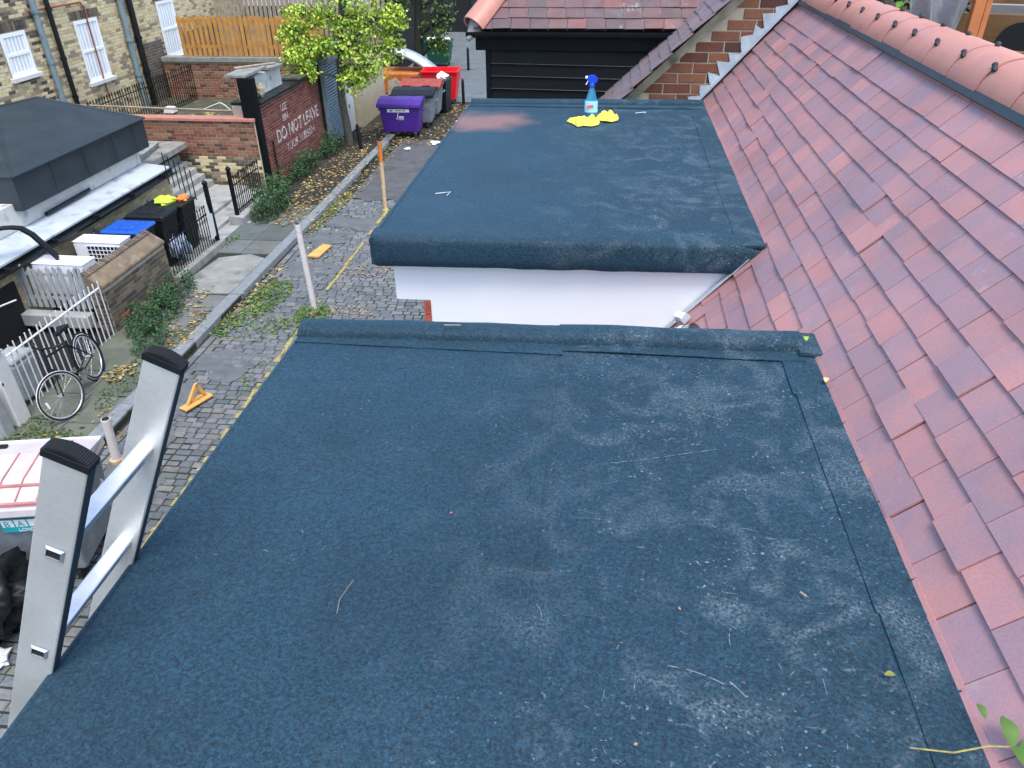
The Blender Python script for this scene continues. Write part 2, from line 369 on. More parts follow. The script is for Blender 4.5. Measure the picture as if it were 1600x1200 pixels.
REDS = [(0.242, 0.101, 0.058), (0.203, 0.082, 0.051), (0.281, 0.133, 0.078), (0.172, 0.07, 0.047), (0.281, 0.179, 0.109), (0.226, 0.109, 0.066), (0.094, 0.051, 0.039), (0.257, 0.113, 0.066), (0.211, 0.125, 0.078)]
mat('coping_mortar', (.17, .13, .085), .9, var=.35, vs=6, bump=.5, bs=60, dirt=(.32, .28, .22), ds=4, dt=.58)
mat('verge_mortar', (.34, .32, .22), .95, var=.35, vs=9, bump=.5, bs=60, dirt=(.10, .10, .05), ds=7, dt=.55)
tile_material('grey_tile', (.24, .155, .15), (.17, .155, .175), .6)
DRED = [(.17, .048, .034), (.14, .038, .029), (.20, .06, .042), (.11, .033, .027), (.16, .05, .037), (.18, .07, .05)]
STOCK = [(0.12, 0.1, 0.068), (0.096, 0.08, 0.056), (0.152, 0.124, 0.08), (0.08, 0.068, 0.052), (0.176, 0.144, 0.096), (0.06, 0.053, 0.044), (0.128, 0.096, 0.064)]
BROWN = [(.17, .066, .036), (.14, .052, .03), (.20, .085, .045), (.11, .043, .028), (.18, .072, .042), (.08, .034, .026)]

def leaf_cloud(mb, pts, size, cols, droop=.2, n_each=1, spread=0.):
    for p in pts:
        for _ in range(n_each):
            c = Vector(p) + V(ru(-1, 1), ru(-1, 1), ru(-1, 1)) * spread
            d = V(ru(-1, 1), ru(-1, 1), ru(-.7, .4) - droop).normalized(); n = V(ru(-.6, .6), ru(-.6, .6), 1).normalized()
            x = d.cross(n).normalized(); n = x.cross(d); s_ = size * ru(.6, 1.25); col = random.choice(cols); k = ru(.8, 1.15); col = tuple(q * k for q in col)
            a = c; t = c + d * s_ - n * s_ * .12; l = c + d * s_ * .45 + x * s_ * .42 + n * s_ * .1; r_ = c + d * s_ * .45 - x * s_ * .42 + n * s_ * .1
            mb.add([a, r_, t, l], [(0, 1, 2), (0, 2, 3)], col)
def blob_points(c, r, n, shell=.55):
    out = []
    while len(out) < n:
        p = V(ru(-1, 1), ru(-1, 1), ru(-1, 1)); l = p.length
        if l > 1 or l < shell * rnd(): continue
        out.append(Vector(c) + V(p.x * r[0], p.y * r[1], p.z * r[2]))
    return out
def text_part(body, size, m, parent, O, U, UP, name='lettering', depth=.002, jitter=0., bold=0.):
    cu = bpy.data.curves.new('t', 'FONT'); cu.body = body; cu.size = size; cu.extrude = depth; cu.resolution_u = 3; cu.offset = bold
    t = bpy.data.objects.new('t', cu); COL.objects.link(t); bpy.context.view_layer.update()
    me = bpy.data.meshes.new_from_object(t); bpy.data.objects.remove(t); bpy.data.curves.remove(cu)
    U, UP = Vector(U).normalized(), Vector(UP).normalized(); Nn = U.cross(UP)
    O = Vector(O); Pi = WM[parent.name].inverted()
    for v in me.vertices:
        q = v.co.copy()
        if jitter: q.y += jitter * mnoise.noise(V(q.x * 7, 0, 3)); q.x += jitter * mnoise.noise(V(0, q.y * 9, q.x * 4))
        v.co = Pi @ (O + U * q.x + UP * q.y + Nn * q.z)
    me.name = name; me.materials.clear(); me.materials.append(MATS[m])
    o = bpy.data.objects.new(name, me); COL.objects.link(o); o.parent = parent; WM[o.name] = WM[parent.name].copy(); return o
# ================================================================== THE SETTING
struct('ground', MB().add([(-400, -300, -.04), (400, -300, -.04), (400, 700, -.04), (-400, 700, -.04)], [(0, 1, 2, 3)]), 'earth')
def blob_sheet(mb, cx, cy, rx, ry, z, n=26, rough=.25, rz=0.):
    ph = ru(0, 99); pts = []
    for k in range(n):
        a = 2 * math.pi * k / n; q = 1 + rough * 2 * mnoise.noise(V(math.cos(a) * 1.6 + ph, math.sin(a) * 1.6, ph))
        x, y = math.cos(a) * rx * q, math.sin(a) * ry * q
        pts.append((cx + x * math.cos(rz) - y * math.sin(rz), cy + x * math.sin(rz) + y * math.cos(rz), z))
    mb.add(pts + [(cx, cy, z)], [(k, (k + 1) % n, n) for k in range(n)])
road = struct('road', MB().add([(-6.3, -3, -.012), (-.9, -3, -.012), (-.9, 60, -.012), (-6.3, 60, -.012)], [(0, 1, 2, 3)]), 'joint_dirt')
SETT = [(0.134, 0.146, 0.156), (0.108, 0.121, 0.13), (0.156, 0.164, 0.164), (0.125, 0.13, 0.143), (0.095, 0.108, 0.113), (0.146, 0.143, 0.138), (0.173, 0.178, 0.173), (0.113, 0.13, 0.125)]
items = []; y = 1.5; r = 0
while y < 17.0:
    x = -5.98 - (r % 2) * .06
    while x < -.95:
        l = ru(.125, .225); cx = x + l / 2
        if cx < -5.93 and False: pass
        hid = 0 if (cx < -4.72 or 10.6 < y < 15) and y > 4.6 else 60
        z = .004 + ru(-.006, .008) + .012 * mnoise.noise(V(cx * .8, y * .8, 2))
        tl = ru(-.03, .03); n = V(ru(-.035, .035), tl, 1).normalized(); u = V(1, 0, 0); u = (u - n * u.dot(n)).normalized()
        items.append((axes(V(cx, y + ru(-.006, .006), z), u, n, u.cross(n), ((l - .012) / .155, 1, ru(.9, 1.04))), random.choice(SETT), hid)); x += l
    y += .118; r += 1
for c0 in (-6.20, -6.07):
    y = 3.0
    while y < 17:
        l = ru(.2, .3); items.append((axes(V(c0, y + l / 2, ru(0, .01)), V(0, 1, 0), V(0, 0, 1), V(1, 0, 0), ((l - .014) / .155, 1, 1)), random.choice(SETT), 8)); y += l
vs, fs = chamfer_brick(.155, .104, .05, .014)
pieces(items, ('sett', vs, fs), 'sett', 'stone_attr', road, 300)
mb = MB()
for a in [(-5.55, 9.35, .55, .42), (-5.75, 7.1, .32, .65), (-5.35, 6.35, .35, .22), (-5.6, 12.9, .6, .35), (-5.75, 14.6, .45, .5), (-5.5, 10.3, .3, .2), (-5.3, 15.4, .8, .4), (-5.85, 8.2, .2, .5)]:
    blob_sheet(mb, *a, .0085, rough=.35)
mb.build('tarmac_patch', 'tar', road)
mb = MB(); n = 40; pts = [(-6.0 if k else -6.0, 0, 0) for k in range(2)]
e0 = [(-6.02 + 5.1 * k / n, 16.95 + .22 * mnoise.noise(V(k * .35, 1, 0)) + .1 * mnoise.noise(V(k * 1.3, 7, 0)), .016) for k in range(n + 1)]
e1 = [(-6.02 + 5.1 * k / n, 22.4 + .3 * mnoise.noise(V(k * .4, 4, 0)), .016) for k in range(n + 1)]
mb.add(e0 + e1, [(k, k + 1, n + 2 + k, n + 1 + k) for k in range(n)])
struct('tarmac', mb, 'asphalt')
mb = MB(); mb.add([(-8.5, 21.8, .006), (-1, 21.8, .006), (-1, 27.6, .006), (-8.5, 27.6, .006)], [(0, 1, 2, 3)])
mb.add([(-6.5, 16.3, .104), (-8.05, 16.3, .104), (-8.05, 22.2, .104), (-6.5, 22.2, .104)], [(0, 1, 2, 3)])
struct('bare_soil', mb, 'soil')
mb = MB(); mb.add([(-12, 27.6, .01), (2, 27.6, .01), (2, 60, .01), (-12, 60, .01)], [(0, 1, 2, 3)])
far_lane = struct('far_lane', mb, 'lane')
# painted yellow line, worn off the sett tops in places
mb = MB(); y = 4.7
while y < 16.2:
    l = ru(.05, .16) if y < 12 else ru(.2, .5)
    if rnd() < (.6 if y < 12 else .97):
        x0 = -4.84 + .05 * math.sin(y * .35) + ru(-.012, .012); w_ = ru(.05, .085)
        q = [(x0 - w_ / 2 + ru(-.01, .01), y), (x0 + w_ / 2 + ru(-.01, .01), y + ru(-.01, .01)), (x0 + w_ / 2, y + l * .95), (x0 - w_ / 2, y + l)]
        mb.add([(a, b, .0130 if y < 12 else .0185) for a, b in q], [(0, 1, 2, 3)])
    y += l
mb.build('yellow_line', 'yellow_line', road)
# kerb and pavement
kerb = struct('kerb', MB().bb(-6.5, -6.30, 2, 24, -.03, .08), 'joint_dirt')
y = 2.0
while y < 24:
    l = ru(.8, 1.05); MB().box((-6.405 + ru(-.01, .01), y + l / 2, .05 + ru(-.004, .004)), (.21, l - .012, .13), Matrix.Rotation(ru(-.008, .008), 3, 'Z')).build('kerbstone', 'granite', kerb, bevel=.012); y += l
pave = struct('pavement', MB().bb(-9.3, -6.5, 2, 16.4, -.03, .075), 'joint_dirt')
FL = [(0.115, 0.133, 0.13), (0.094, 0.115, 0.108), (0.137, 0.144, 0.137), (0.086, 0.097, 0.09), (0.122, 0.13, 0.119)]
y = 5.0
while y < 16.3:
    l = ru(.62, .95)
    if 11.3 < y < 13.0:
        l = 13.35 - y
        P = [(-7.62, y + .1), (-7.3, y), (-6.53, y + .05), (-6.53, y + l - .2), (-6.9, y + l - .02), (-7.45, y + l - .25)]
        MB().prism([(a, b, .06) for a, b in P], (0, 0, .034), (.23, .24, .22)).build('concrete_slab', 'flag_attr', pave, bevel=.008)
    else:
        cut = ru(-7.2, -6.95)
        for a, b in ((-7.78, cut - .012), (cut, -6.525)):
            j = [ru(-.02, .02) for _ in range(4)]; c = random.choice(FL if y > 9.6 else [(.10, .115, .085), (.12, .13, .10)])
            MB().prism([(a, y + j[0], .05), (b, y + j[1], .05), (b, y + l - .02 + j[2], .05), (a, y + l - .02 + j[3], .05)], (ru(-.003, .003), 0, .042 + ru(-.004, .006)), c).build('flagstone', 'flag_attr', pave, bevel=.006)
    y += l
struct('yard_floor', MB().bb(-9.3, -7.95, 10.1, 14.0, -.03, .09), 'old_slab')
struct('area_floor', MB().bb(-9.3, -7.80, 5, 10.1, -.03, .088), 'dark_void')  # near-black colour stands in for the deep shade behind the railing

# ================================================================== OUR HOUSE: tiled roof, two felt-roofed dormers
RZ = 4.54; EX = .79; PIT = math.radians(49); ct, st_ = math.cos(PIT), math.sin(PIT)
SU = V(ct, 0, st_); SN = V(-st_, 0, ct); Q0 = V(EX, 0, RZ)
def on_roof(s, y, h=0.): return Q0 + SU * s + SN * h + V(0, y, 0)
house = thing('mews_house', 'mews house with pink clay tile roof and two black felted dormers in the foreground', 'house', (0, 2.5, 0))
MB().bb(-.86, 4.0, -3, 2.45, 0, 3.0).build('wall', 'mortar_grey', house)
fw = MB().bb(-.875, 3.9, 2.45, 6.55, 0, 2.6).build('wall', 'mortar_pale', house)
deck = MB().prism([on_roof(-2.35, -3, -.06), on_roof(1.02, -3, -.06), on_roof(1.02, -3, -.022), on_roof(-2.35, -3, -.022)], (0, 9.58, 0))
RX = on_roof(1.02, 0).x; RZT = on_roof(1.02, 0).z
deck.prism([(RX, -3, RZT - .06), (RX + 2.4, -3, RZT - .06 - 2.4 * 1.15), (RX + 2.4, -3, RZT - 2.4 * 1.15), (RX, -3, RZT)], (0, 9.58, 0))
troof = deck.build('tiled_roof', 'black_plastic', house)
TW, TG = .165, .1
tv = []; TL = .20; th = .0068
for (s_, hb_) in ((0, .0072), (TL, -.0086)):
    for yy in (-.0808, .0808): tv += [(yy, s_, hb_), (yy, s_, hb_ + th)]
# local: x = along ridge, y = up slope, z = out
tf = [(0, 1, 3, 2), (1, 5, 7, 3), (0, 4, 5, 1), (2, 3, 7, 6), (4, 6, 7, 5), (0, 2, 6, 4)]
TE = {0: (1.6, -.9, 0), 2: (1.6, -.6, 0), 3: (1.6, -.6, 0)}
TC = [(ru(0, 1), ru(.2, .9), 0) for _ in range(22)] + [(1, 1, 0), (1, .95, 0), (.95, .8, 0)]
items = []
for k in range(-17, 9):
    y = -2.9 + (k % 2) * TW / 2
    while y < 6.6:
        ok = k >= 0 or (2.50 < y < 3.46)
        yb = y + TW
        if ok and not (k >= 0 and y < -.5):
            s0 = k * TG + ru(-.003, .003)
            if k == 8: s0 = .79 + ru(-.002, .002)
            lift = ru(0, .0025) + (.006 if rnd() < .06 else 0)
            M4 = Matrix.Identity(4); p = on_roof(s0, y + TW / 2 + ru(-.001, .001), lift); rz = ru(-.008, .008); rt = ru(-.007, .007)
            ax_x = (V(0, -1, 0) * 1 + SU * rz + SN * rt).normalized(); ax_y = (SU - ax_x * SU.dot(ax_x)).normalized(); ax_z = ax_x.cross(ax_y)
            for i in range(3): M4[i][0] = ax_x[i]; M4[i][1] = ax_y[i] * (.82 if k == 8 else 1); M4[i][2] = ax_z[i]; M4[i][3] = p[i]
            hid = 0 if (y > .5 and (k >= 0 or k > -9)) else 60
            items.append((M4, random.choice(TC), hid))
        y += TW
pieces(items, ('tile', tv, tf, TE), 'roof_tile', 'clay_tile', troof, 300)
# undercloak slivers beside the felt, at the foot of the tiles
y = .2
while y < 6.5:
    if not 2.46 < y < 3.42:
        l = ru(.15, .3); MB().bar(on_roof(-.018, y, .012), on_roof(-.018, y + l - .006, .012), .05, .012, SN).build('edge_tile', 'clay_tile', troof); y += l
    else: y += .12
# ridge
MB().bar(on_roof(.955, -2, .020), on_roof(.955, 6.58, .020), .055, .012, SN).build('ridge_membrane', 'lead_roof', house)
RC = V(1.545, 0, 5.245); RR = .152
def half_round(mb, c0, axd, L, r, t, up, side, a0=-100, a1=100, n=18, taper=1.):
    vs = []; fs = []
    for e, rr in ((0, r), (1, r * taper)):
        for q in (rr, rr - t):
            for i in range(n + 1):
                a = math.radians(a0 + (a1 - a0) * i / n); vs.append(Vector(c0) + Vector(axd) * (L * e) + (Vector(up) * math.cos(a) + Vector(side) * math.sin(a)) * q)
    m_ = n + 1
    out = [(i, i + 1, 2 * m_ + i + 1, 2 * m_ + i) for i in range(n)]
    mb.add(vs, out, sm=True); mb.add(vs, [(m_ + i + 1, m_ + i, 3 * m_ + i, 3 * m_ + i + 1) for i in range(n)], sm=True)
    ends = [(i + 1, i, m_ + i, m_ + i + 1) for i in range(n)] + [(2 * m_ + i, 2 * m_ + i + 1, 3 * m_ + i + 1, 3 * m_ + i) for i in range(n)]
    mb.add(vs, ends + [(0, 2 * m_, 3 * m_, m_), (n, m_ + n, 3 * m_ + n, 2 * m_ + n)]); return mb
y = 6.58 - .305 * 28
for i in range(28):
    dy = ru(-.003, .003); dz = ru(-.003, .003)
    mb = half_round(MB(), (RC.x + ru(-.003, .003), y + .004, RC.z + dz), (0, 1, 0), .294, RR, .016, (0, 0, 1), (-1, 0, 0), -100, 108)
    rt = mb.build('ridge_tile', 'terracotta', house)
    if y > 1:
        half_round(MB(), (RC.x, y - .012, RC.z), (0, 1, 0), .03, RR - .007, .006, (0, 0, 1), (-1, 0, 0)).build('ridge_union', 'red_lid', rt)
        for a in (-40, 8):
            d = V(math.sin(math.radians(a)), 0, math.cos(math.radians(a))); c = V(RC.x, y, RC.z) + d * (RR + .004)
            cm = MB(); e = V(d.z, 0, -d.x) * .012; cm.tube([c + V(0, -.028, 0) - e, c + V(0, -.018, 0) - e * .7, c + V(0, -.006, 0) - e * .2, c, c + V(0, .008, 0) + e * .3, c + V(0, .018, 0) + e * .7, c + V(0, .026, 0) + e], [.004, .011, .011, .004, .010, .012, .004], 8); cm.build('ridge_clip', 'clip', rt)
    y += .305
# --- dormers
def felt_profile_roll(mb, x0, x1, yc, w_, h, z, n=10, step=.1):     # rounded upstand along X
    xs = []; x = x0
    while x < x1 - 1e-6: xs.append(x); x += step
    xs.append(x1); prof = []
    for i in range(n + 1):
        a = math.pi * i / n; yy = -math.cos(a) * w_ / 2; zz = h * math.sin(a) ** .55 if 0 < i < n else 0; prof.append((yy, zz))
    vs = []; fs = []
    for x in xs:
        wv = .006 * mnoise.noise(V(x * 4, yc, 1)); hv = .004 * mnoise.noise(V(x * 6, yc, 5))
        for yy, zz in prof: vs.append((x, yc + yy + wv + .065 * (x - x0) / 1.9, z + zz + (hv if zz > 0 else 0)))
    m_ = n + 1
    for i in range(len(xs) - 1):
        for j in range(n): fs.append((i * m_ + j, (i + 1) * m_ + j, (i + 1) * m_ + j + 1, i * m_ + j + 1))
    mb.add(vs, fs, sm=True); mb.add(vs[:m_], [tuple(range(m_))]); mb.add(vs[-m_:], [tuple(reversed(range(m_)))]); return mb
def sheet(x0, x1, y0, y1, z, th=.004, nx=14, ny=30, wav=.0025, skew=0., seed=0, und=.012):
    mb = MB(); vs = []
    for j in range(ny + 1):
        for i in range(nx + 1):
            x = x0 + (x1 - x0) * i / nx; y = y0 + (y1 - y0) * j / ny + (skew * (x + 1.1) / 1.9 if j == ny else 0) * 1
            if j in (0, ny) or i in (0, nx): ex = .003 * mnoise.noise(V(x * 5 + seed, y * 5, 3))
            else: ex = 0
            vs.append((x + ex, y, z + th + wav * mnoise.noise(V(x * 3 + seed, y * 3, 0)) + wav * .5 * mnoise.noise(V(x * 9, y * 9, seed))))
    m_ = nx + 1; mb.add(vs, [(j * m_ + i, j * m_ + i + 1, (j + 1) * m_ + i + 1, (j + 1) * m_ + i) for j in range(ny) for i in range(nx)], sm=True)
    border = [j * m_ for j in range(ny, -1, -1)] + list(range(1, m_)) + [j * m_ + nx for j in range(1, ny + 1)] + [ny * m_ + i for i in range(nx - 1, 0, -1)]
    bt = [Vector(vs[i]) for i in border]; lo = [V(p.x, p.y, p.z - und) for p in bt]; n = len(bt)
    mb.add(bt + lo, [(i, n + i, n + (i + 1) % n, (i + 1) % n) for i in range(n)]); return mb
# first dormer, the one underfoot
d1 = MB().prism([(-1.085, -2.0, RZ - .03), (.82, -2.0, RZ - .03), (.82, 2.49, RZ - .03), (-1.085, 2.43, RZ - .03)], (0, 0, .028)).build('dormer_roof', 'felt', house)
sheet(-1.09, -.12, -2, 2.37, RZ + .002, .0042, 16, 60, .004, .06, 1).build('felt_sheet', 'felt', d1)
sheet(-.16, .80, -2, 2.37, RZ - .002, .004, 16, 60, .004, .06, 2).build('felt_sheet', 'felt', d1)
felt_profile_roll(MB(), -1.10, -.11, 2.41, .11, .042, RZ + .006).build('felt_upstand', 'felt', d1)
felt_profile_roll(MB(), -.13, .735, 2.445, .115, .045, RZ + .006).build('felt_upstand', 'felt', d1)
sheet(-1.10, -.11, 2.315, 2.40, RZ + .008, .003, 30, 3, .002, .035, 5, und=.003).build('felt_lap', 'felt', d1)
sheet(-.13, .735, 2.35, 2.43, RZ + .008, .003, 30, 3, .003, .03, 6, und=.003).build('felt_lap', 'felt', d1)
# chalky scratches and flecks scraped on the felt by boots and tools
mb = MB()
def zs2(x, y): return RZ + .002 + .004 * mnoise.noise(V(x * 3 + 2, y * 3, 0)) + .002 * mnoise.noise(V(x * 9, y * 9, 2)) + .0012
def zs1(x, y): return RZ + .0062 + .004 * mnoise.noise(V(x * 3 + 1, y * 3, 0)) + .002 * mnoise.noise(V(x * 9, y * 9, 1)) + .0012
def scratch(x, y, a, L_, w_, bend, zf):
    n = max(3, int(L_ / .008)); pts = []
    for i in range(n + 1):
        pts.append((x, y)); x += math.cos(a) * L_ / n; y += math.sin(a) * L_ / n; a += bend / n
    for i in range(n):
        if rnd() < .28: continue
        (x0, y0), (x1, y1) = pts[i], pts[i + 1]; d = math.hypot(x1 - x0, y1 - y0) + 1e-9; nx_, ny_ = -(y1 - y0) / d, (x1 - x0) / d; ww = w_ * ru(.4, 1.1)
        mb.add([(x0 + nx_ * ww, y0 + ny_ * ww, zf(x0, y0)), (x0 - nx_ * ww, y0 - ny_ * ww, zf(x0, y0)), (x1 - nx_ * ww, y1 - ny_ * ww, zf(x1, y1)), (x1 + nx_ * ww, y1 + ny_ * ww, zf(x1, y1))], [(0, 1, 2, 3)])
scratch(.19, 1.05, -.05, .12, .0013, -.5, zs2); scratch(.31, 1.03, -.75, .06, .002, -.3, zs2); scratch(.05, 1.72, .25, .34, .0011, .1, zs2); scratch(.28, 2.02, -.25, .16, .0012, -.2, zs2)
for i in range(260):
    x = min(.63, max(-.1, random.gauss(.32, .24))); y = ru(.7, 2.28); scratch(x, y, ru(0, 6.28), ru(.005, .018) if rnd() < .92 else ru(.02, .05), ru(.0004, .0011), ru(-1, 1), zs2)
for i in range(70):
    x = ru(-.95, -.2); y = ru(1.2, 2.25); scratch(x, y, ru(0, 6.28), ru(.006, .022), ru(.0005, .0012), ru(-1, 1), zs1)
mb.build('scuff_marks', 'scuff', d1, kind='stuff')
for a, b, q in ((2.14, 2.52, 0), (1.24, 2.17, 1), (-2, 1.27, 2)):
    sheet(.655 + .008 * q, .83, a, b, RZ + .006 - .0015 * q, .003, 6, 24, .002, 0, 10 + q, und=.004).build('felt_strip', 'felt', d1)
sheet(.72, .825, 2.38, 2.53, RZ + .016, .012, 6, 6, .003, 0, 21).build('felt_corner', 'felt', d1)
MB().tube([(-1.098, -2, RZ - .012), (-1.098, 2.46, RZ - .012)], .016, 8).build('edge_roll', 'felt', d1)
MB().bb(-1.09, -1.072, -2, 2.43, RZ - .10, RZ - .03).build('edge_trim', 'white_upvc', d1)
MB().bb(-1.06, -.90, -2, 2.40, RZ - .30, RZ - .035).build('fascia', 'white_upvc', house)
MB().bb(-.88, .78, -2, 2.40, 2.6, RZ - .032).build('dormer_wall', 'white_upvc', house)
# second dormer
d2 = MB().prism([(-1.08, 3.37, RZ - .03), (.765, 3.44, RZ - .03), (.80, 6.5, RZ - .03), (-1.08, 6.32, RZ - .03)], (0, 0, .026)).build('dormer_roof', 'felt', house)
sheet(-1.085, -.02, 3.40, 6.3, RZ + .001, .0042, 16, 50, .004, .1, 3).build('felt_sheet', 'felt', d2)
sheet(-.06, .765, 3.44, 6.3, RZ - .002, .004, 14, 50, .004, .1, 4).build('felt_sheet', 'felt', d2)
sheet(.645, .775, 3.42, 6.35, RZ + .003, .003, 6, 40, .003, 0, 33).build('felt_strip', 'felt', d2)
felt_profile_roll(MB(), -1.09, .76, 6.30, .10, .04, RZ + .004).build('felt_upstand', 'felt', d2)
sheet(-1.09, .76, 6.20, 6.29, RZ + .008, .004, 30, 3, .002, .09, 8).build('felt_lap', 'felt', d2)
# turned-down front edge: rounded nose of felt, running along X with a little bulge
mb = MB(); prof = [(.10, .006), (.03, .008), (-.002, .006), (-.015, .0), (-.024, -.012), (-.027, -.03), (-.026, -.10), (-.024, -.138), (-.018, -.144), (.01, -.144), (.02, -.12)]
xs = [-1.115 + 1.885 * i / 60 for i in range(61)]; vs = []
for x in xs:
    wv = .006 * mnoise.noise(V(x * 3, 2, 1)); rr = 1
    ex = max(0., (-1.085 - x)) * .8
    for yy, zz in prof: vs.append((x, 3.375 + .065 * (x + 1.1) / 1.9 + yy + wv * (1 if yy < .04 else 0) + ex, RZ + .004 + zz - .03 * max(0, (x - .66) / .11) + (.006 * mnoise.noise(V(x * 7, 9, 2)) if zz < -.1 else 0)))
m_ = len(prof); mb.add(vs, [(i * m_ + j, (i + 1) * m_ + j, (i + 1) * m_ + j + 1, i * m_ + j + 1) for i in range(60) for j in range(m_ - 1)], sm=True)
mb.add(vs[:m_], [tuple(range(m_))]); mb.add(vs[-m_:], [tuple(reversed(range(m_)))])
mb.build('felt_nose', 'felt', d2)
MB().tube([(-1.10, 3.36, RZ - .012), (-1.10, 6.32, RZ - .012)], .018, 8).build('edge_roll', 'felt', d2)
MB().bb(-1.115, -1.075, 3.36, 6.32, RZ - .135, RZ - .02).build('felt_drop', 'felt', d2)
zc = lambda x: RZ + math.tan(PIT) * (x - EX)
MB().prism([(-.852, 3.445, 2.75), (-.852, 3.445, RZ - .36), (-1.03, 3.443, RZ - .36), (-1.03, 3.443, RZ - .033), (.70, 3.465, RZ - .033), (.70, 3.465, zc(.70)), (-.70, 3.45, zc(-.70))], (0, .03, 0)).build('cheek_panel', 'white_upvc', house)
MB().prism([(-.845, 3.436, zc(-.845) + .3), (-.845, 3.436, 3.985), (.12, 3.436, 3.985), (-.2, 3.436, 3.6)], (0, .008, 0)).build('cheek_board', 'white_upvc', house)
MB().bb(-1.03, -.853, 3.477, 6.3, RZ - .36, RZ - .034).build('fascia', 'white_upvc', house)
MB().bb(-.885, .70, 3.5, 6.4, 2.6, RZ - .035).build('dormer_wall', 'white_upvc', house)
bs_ = MB().bb(-.885, -.853, 3.452, 3.5, 2.6, RZ - .36).build('brick_return', 'mortar_pale', house)
for i in range(10): MB().bb(-.887, -.853, 3.438, 3.5, RZ - .435 - i * .075, RZ - .372 - i * .075, random.choice([(.42, .09, .055), (.36, .08, .05), (.45, .12, .07)])).build('brick', 'brick', bs_)
MB().bar(on_roof(-1.9, 3.43, .026), on_roof(-.10, 3.43, .026), .045, .004, SN).build('soaker', 'lead', house)
# loose plastic fittings on the tiles between the dormers
def on_plane(s, y, h): return on_roof(s, y, h)
ft = thing('gutter_bracket', 'grey plastic pipe bracket lying on the tiles between the dormers', 'bracket', on_roof(-.50, 3.33, .03))
mb = MB(); c = on_roof(-.50, 3.33, .055); R_ = Matrix((V(0, -1, 0), SU, SN)).transposed() @ Matrix.Rotation(.5, 3, 'Z')
mb.box(c, (.075, .05, .035), R_); mb.build('block', 'grey_upvc', ft, bevel=.004)
MB().box(c + R_ @ V(.0, .0, .024), (.082, .035, .012), R_).build('clip_plate', 'white_upvc', ft, bevel=.002)
ft = thing('pipe_offcut', 'short grey pipe offcut with open end lying on the tiles beside the plastic bracket', 'pipe', on_roof(-.47, 3.17, .03))
mb = MB(); c = on_roof(-.50, 3.17, .05); a = R_ @ V(.9, .35, 0); b = a.cross(SN)
mb.tube([c - a * .07, c + a * .065], .042, 18, cap=False); mb.tube([c + a * .065, c - a * .069], .036, 18, cap=False); mb.build('pipe', 'grey_upvc', ft)
mb = MB().tube([c - a * .02, c + a * .02], .047, 18, cap=False); mb.build('collar', 'white_upvc', ft)
MB().box(c - a * .1 - b * .02, (.05, .07, .03), R_).build('foot', 'grey_upvc', ft, bevel=.004)

# ================================================================== NEIGHBOURING HOUSE beyond the second dormer
nb = thing('neighbour_house', 'neighbouring house with brick gable, black boarded dormer and dark red tiled roof', 'house', (0, 6.7, 0))
NY = 6.62; NP = math.radians(43.5); VX, VZ = .06, 4.50     # verge line passes here
def vz(x): return VZ + math.tan(NP) * (x - VX)
gw = MB().prism([(-1.0, NY, 0), (-1.0, NY, vz(-1.0) - .10), (1.62, NY, vz(1.62) - .10), (2.9, NY, vz(1.62) - 1.4), (2.9, NY, 0)], (0, .22, 0)).build('gable_wall', 'mortar_pale', nb)
bricks(gw, (.0, NY, 0), (1, 0, 0), (0, -1, 0), 2.9, 4.42, 5.95, BROWN, 300, test=lambda u, z: z < vz(u) - .135 and z > zc(u) - .12 and (u < 1.65 or z < 5.9 - (u - 1.62) * 1.1), hb=.079)
NU = V(math.cos(NP), 0, math.sin(NP)); NN = V(-math.sin(NP), 0, math.cos(NP)); N0 = V(VX, 0, VZ)
def on_nb(s, y, h=0.): return N0 + NU * s + NN * h + V(0, y, 0)
MB().prism([on_nb(-1.5, NY - .02, -.03), on_nb(2.1, NY - .02, -.03), on_nb(2.1, NY - .02, -.055), on_nb(-1.5, NY - .02, -.055)], (0, .10, 0)).build('verge_bedding', 'verge_mortar', nb)
MB().prism([on_nb(-1.5, NY - .012, -.055), on_nb(2.1, NY - .012, -.055), on_nb(2.1, NY - .012, -.095), on_nb(-1.5, NY - .012, -.095)], (0, .02, 0)).build('verge_fillet', 'verge_mortar', nb)
mroof = MB().prism([on_nb(-1.5, NY, -.06), on_nb(2.1, NY, -.06), on_nb(2.1, NY, -.022), on_nb(-1.5, NY, -.022)], (0, 6, 0)).build('main_roof', 'black_plastic', nb)
items = []
for k in range(-14, 20):
    y = NY - .05 + (k % 2) * TW / 2 - TW / 2
    while y < 8.2:
        p = on_nb(k * TG + ru(-.006, .006), y + TW / 2, ru(0, .005)); M4 = Matrix.Identity(4)
        ax_x = (V(0, -1, 0) + NU * ru(-.03, .03) + NN * ru(-.03, .03)).normalized(); ax_y = (NU - ax_x * NU.dot(ax_x)).normalized(); ax_z = ax_x.cross(ax_y)
        if y + TW / 2 > NY - .06:
            for i in range(3): M4[i][0] = ax_x[i]; M4[i][1] = ax_y[i]; M4[i][2] = ax_z[i]; M4[i][3] = p[i]
            items.append((M4, (ru(0, .6), ru(.1, .8), 0) if rnd() < .0 else random.choice(TC[:14])))
        y += TW
pieces(items, ('tile', tv, tf, TE), 'roof_tile', 'grey_tile', mroof, 130)
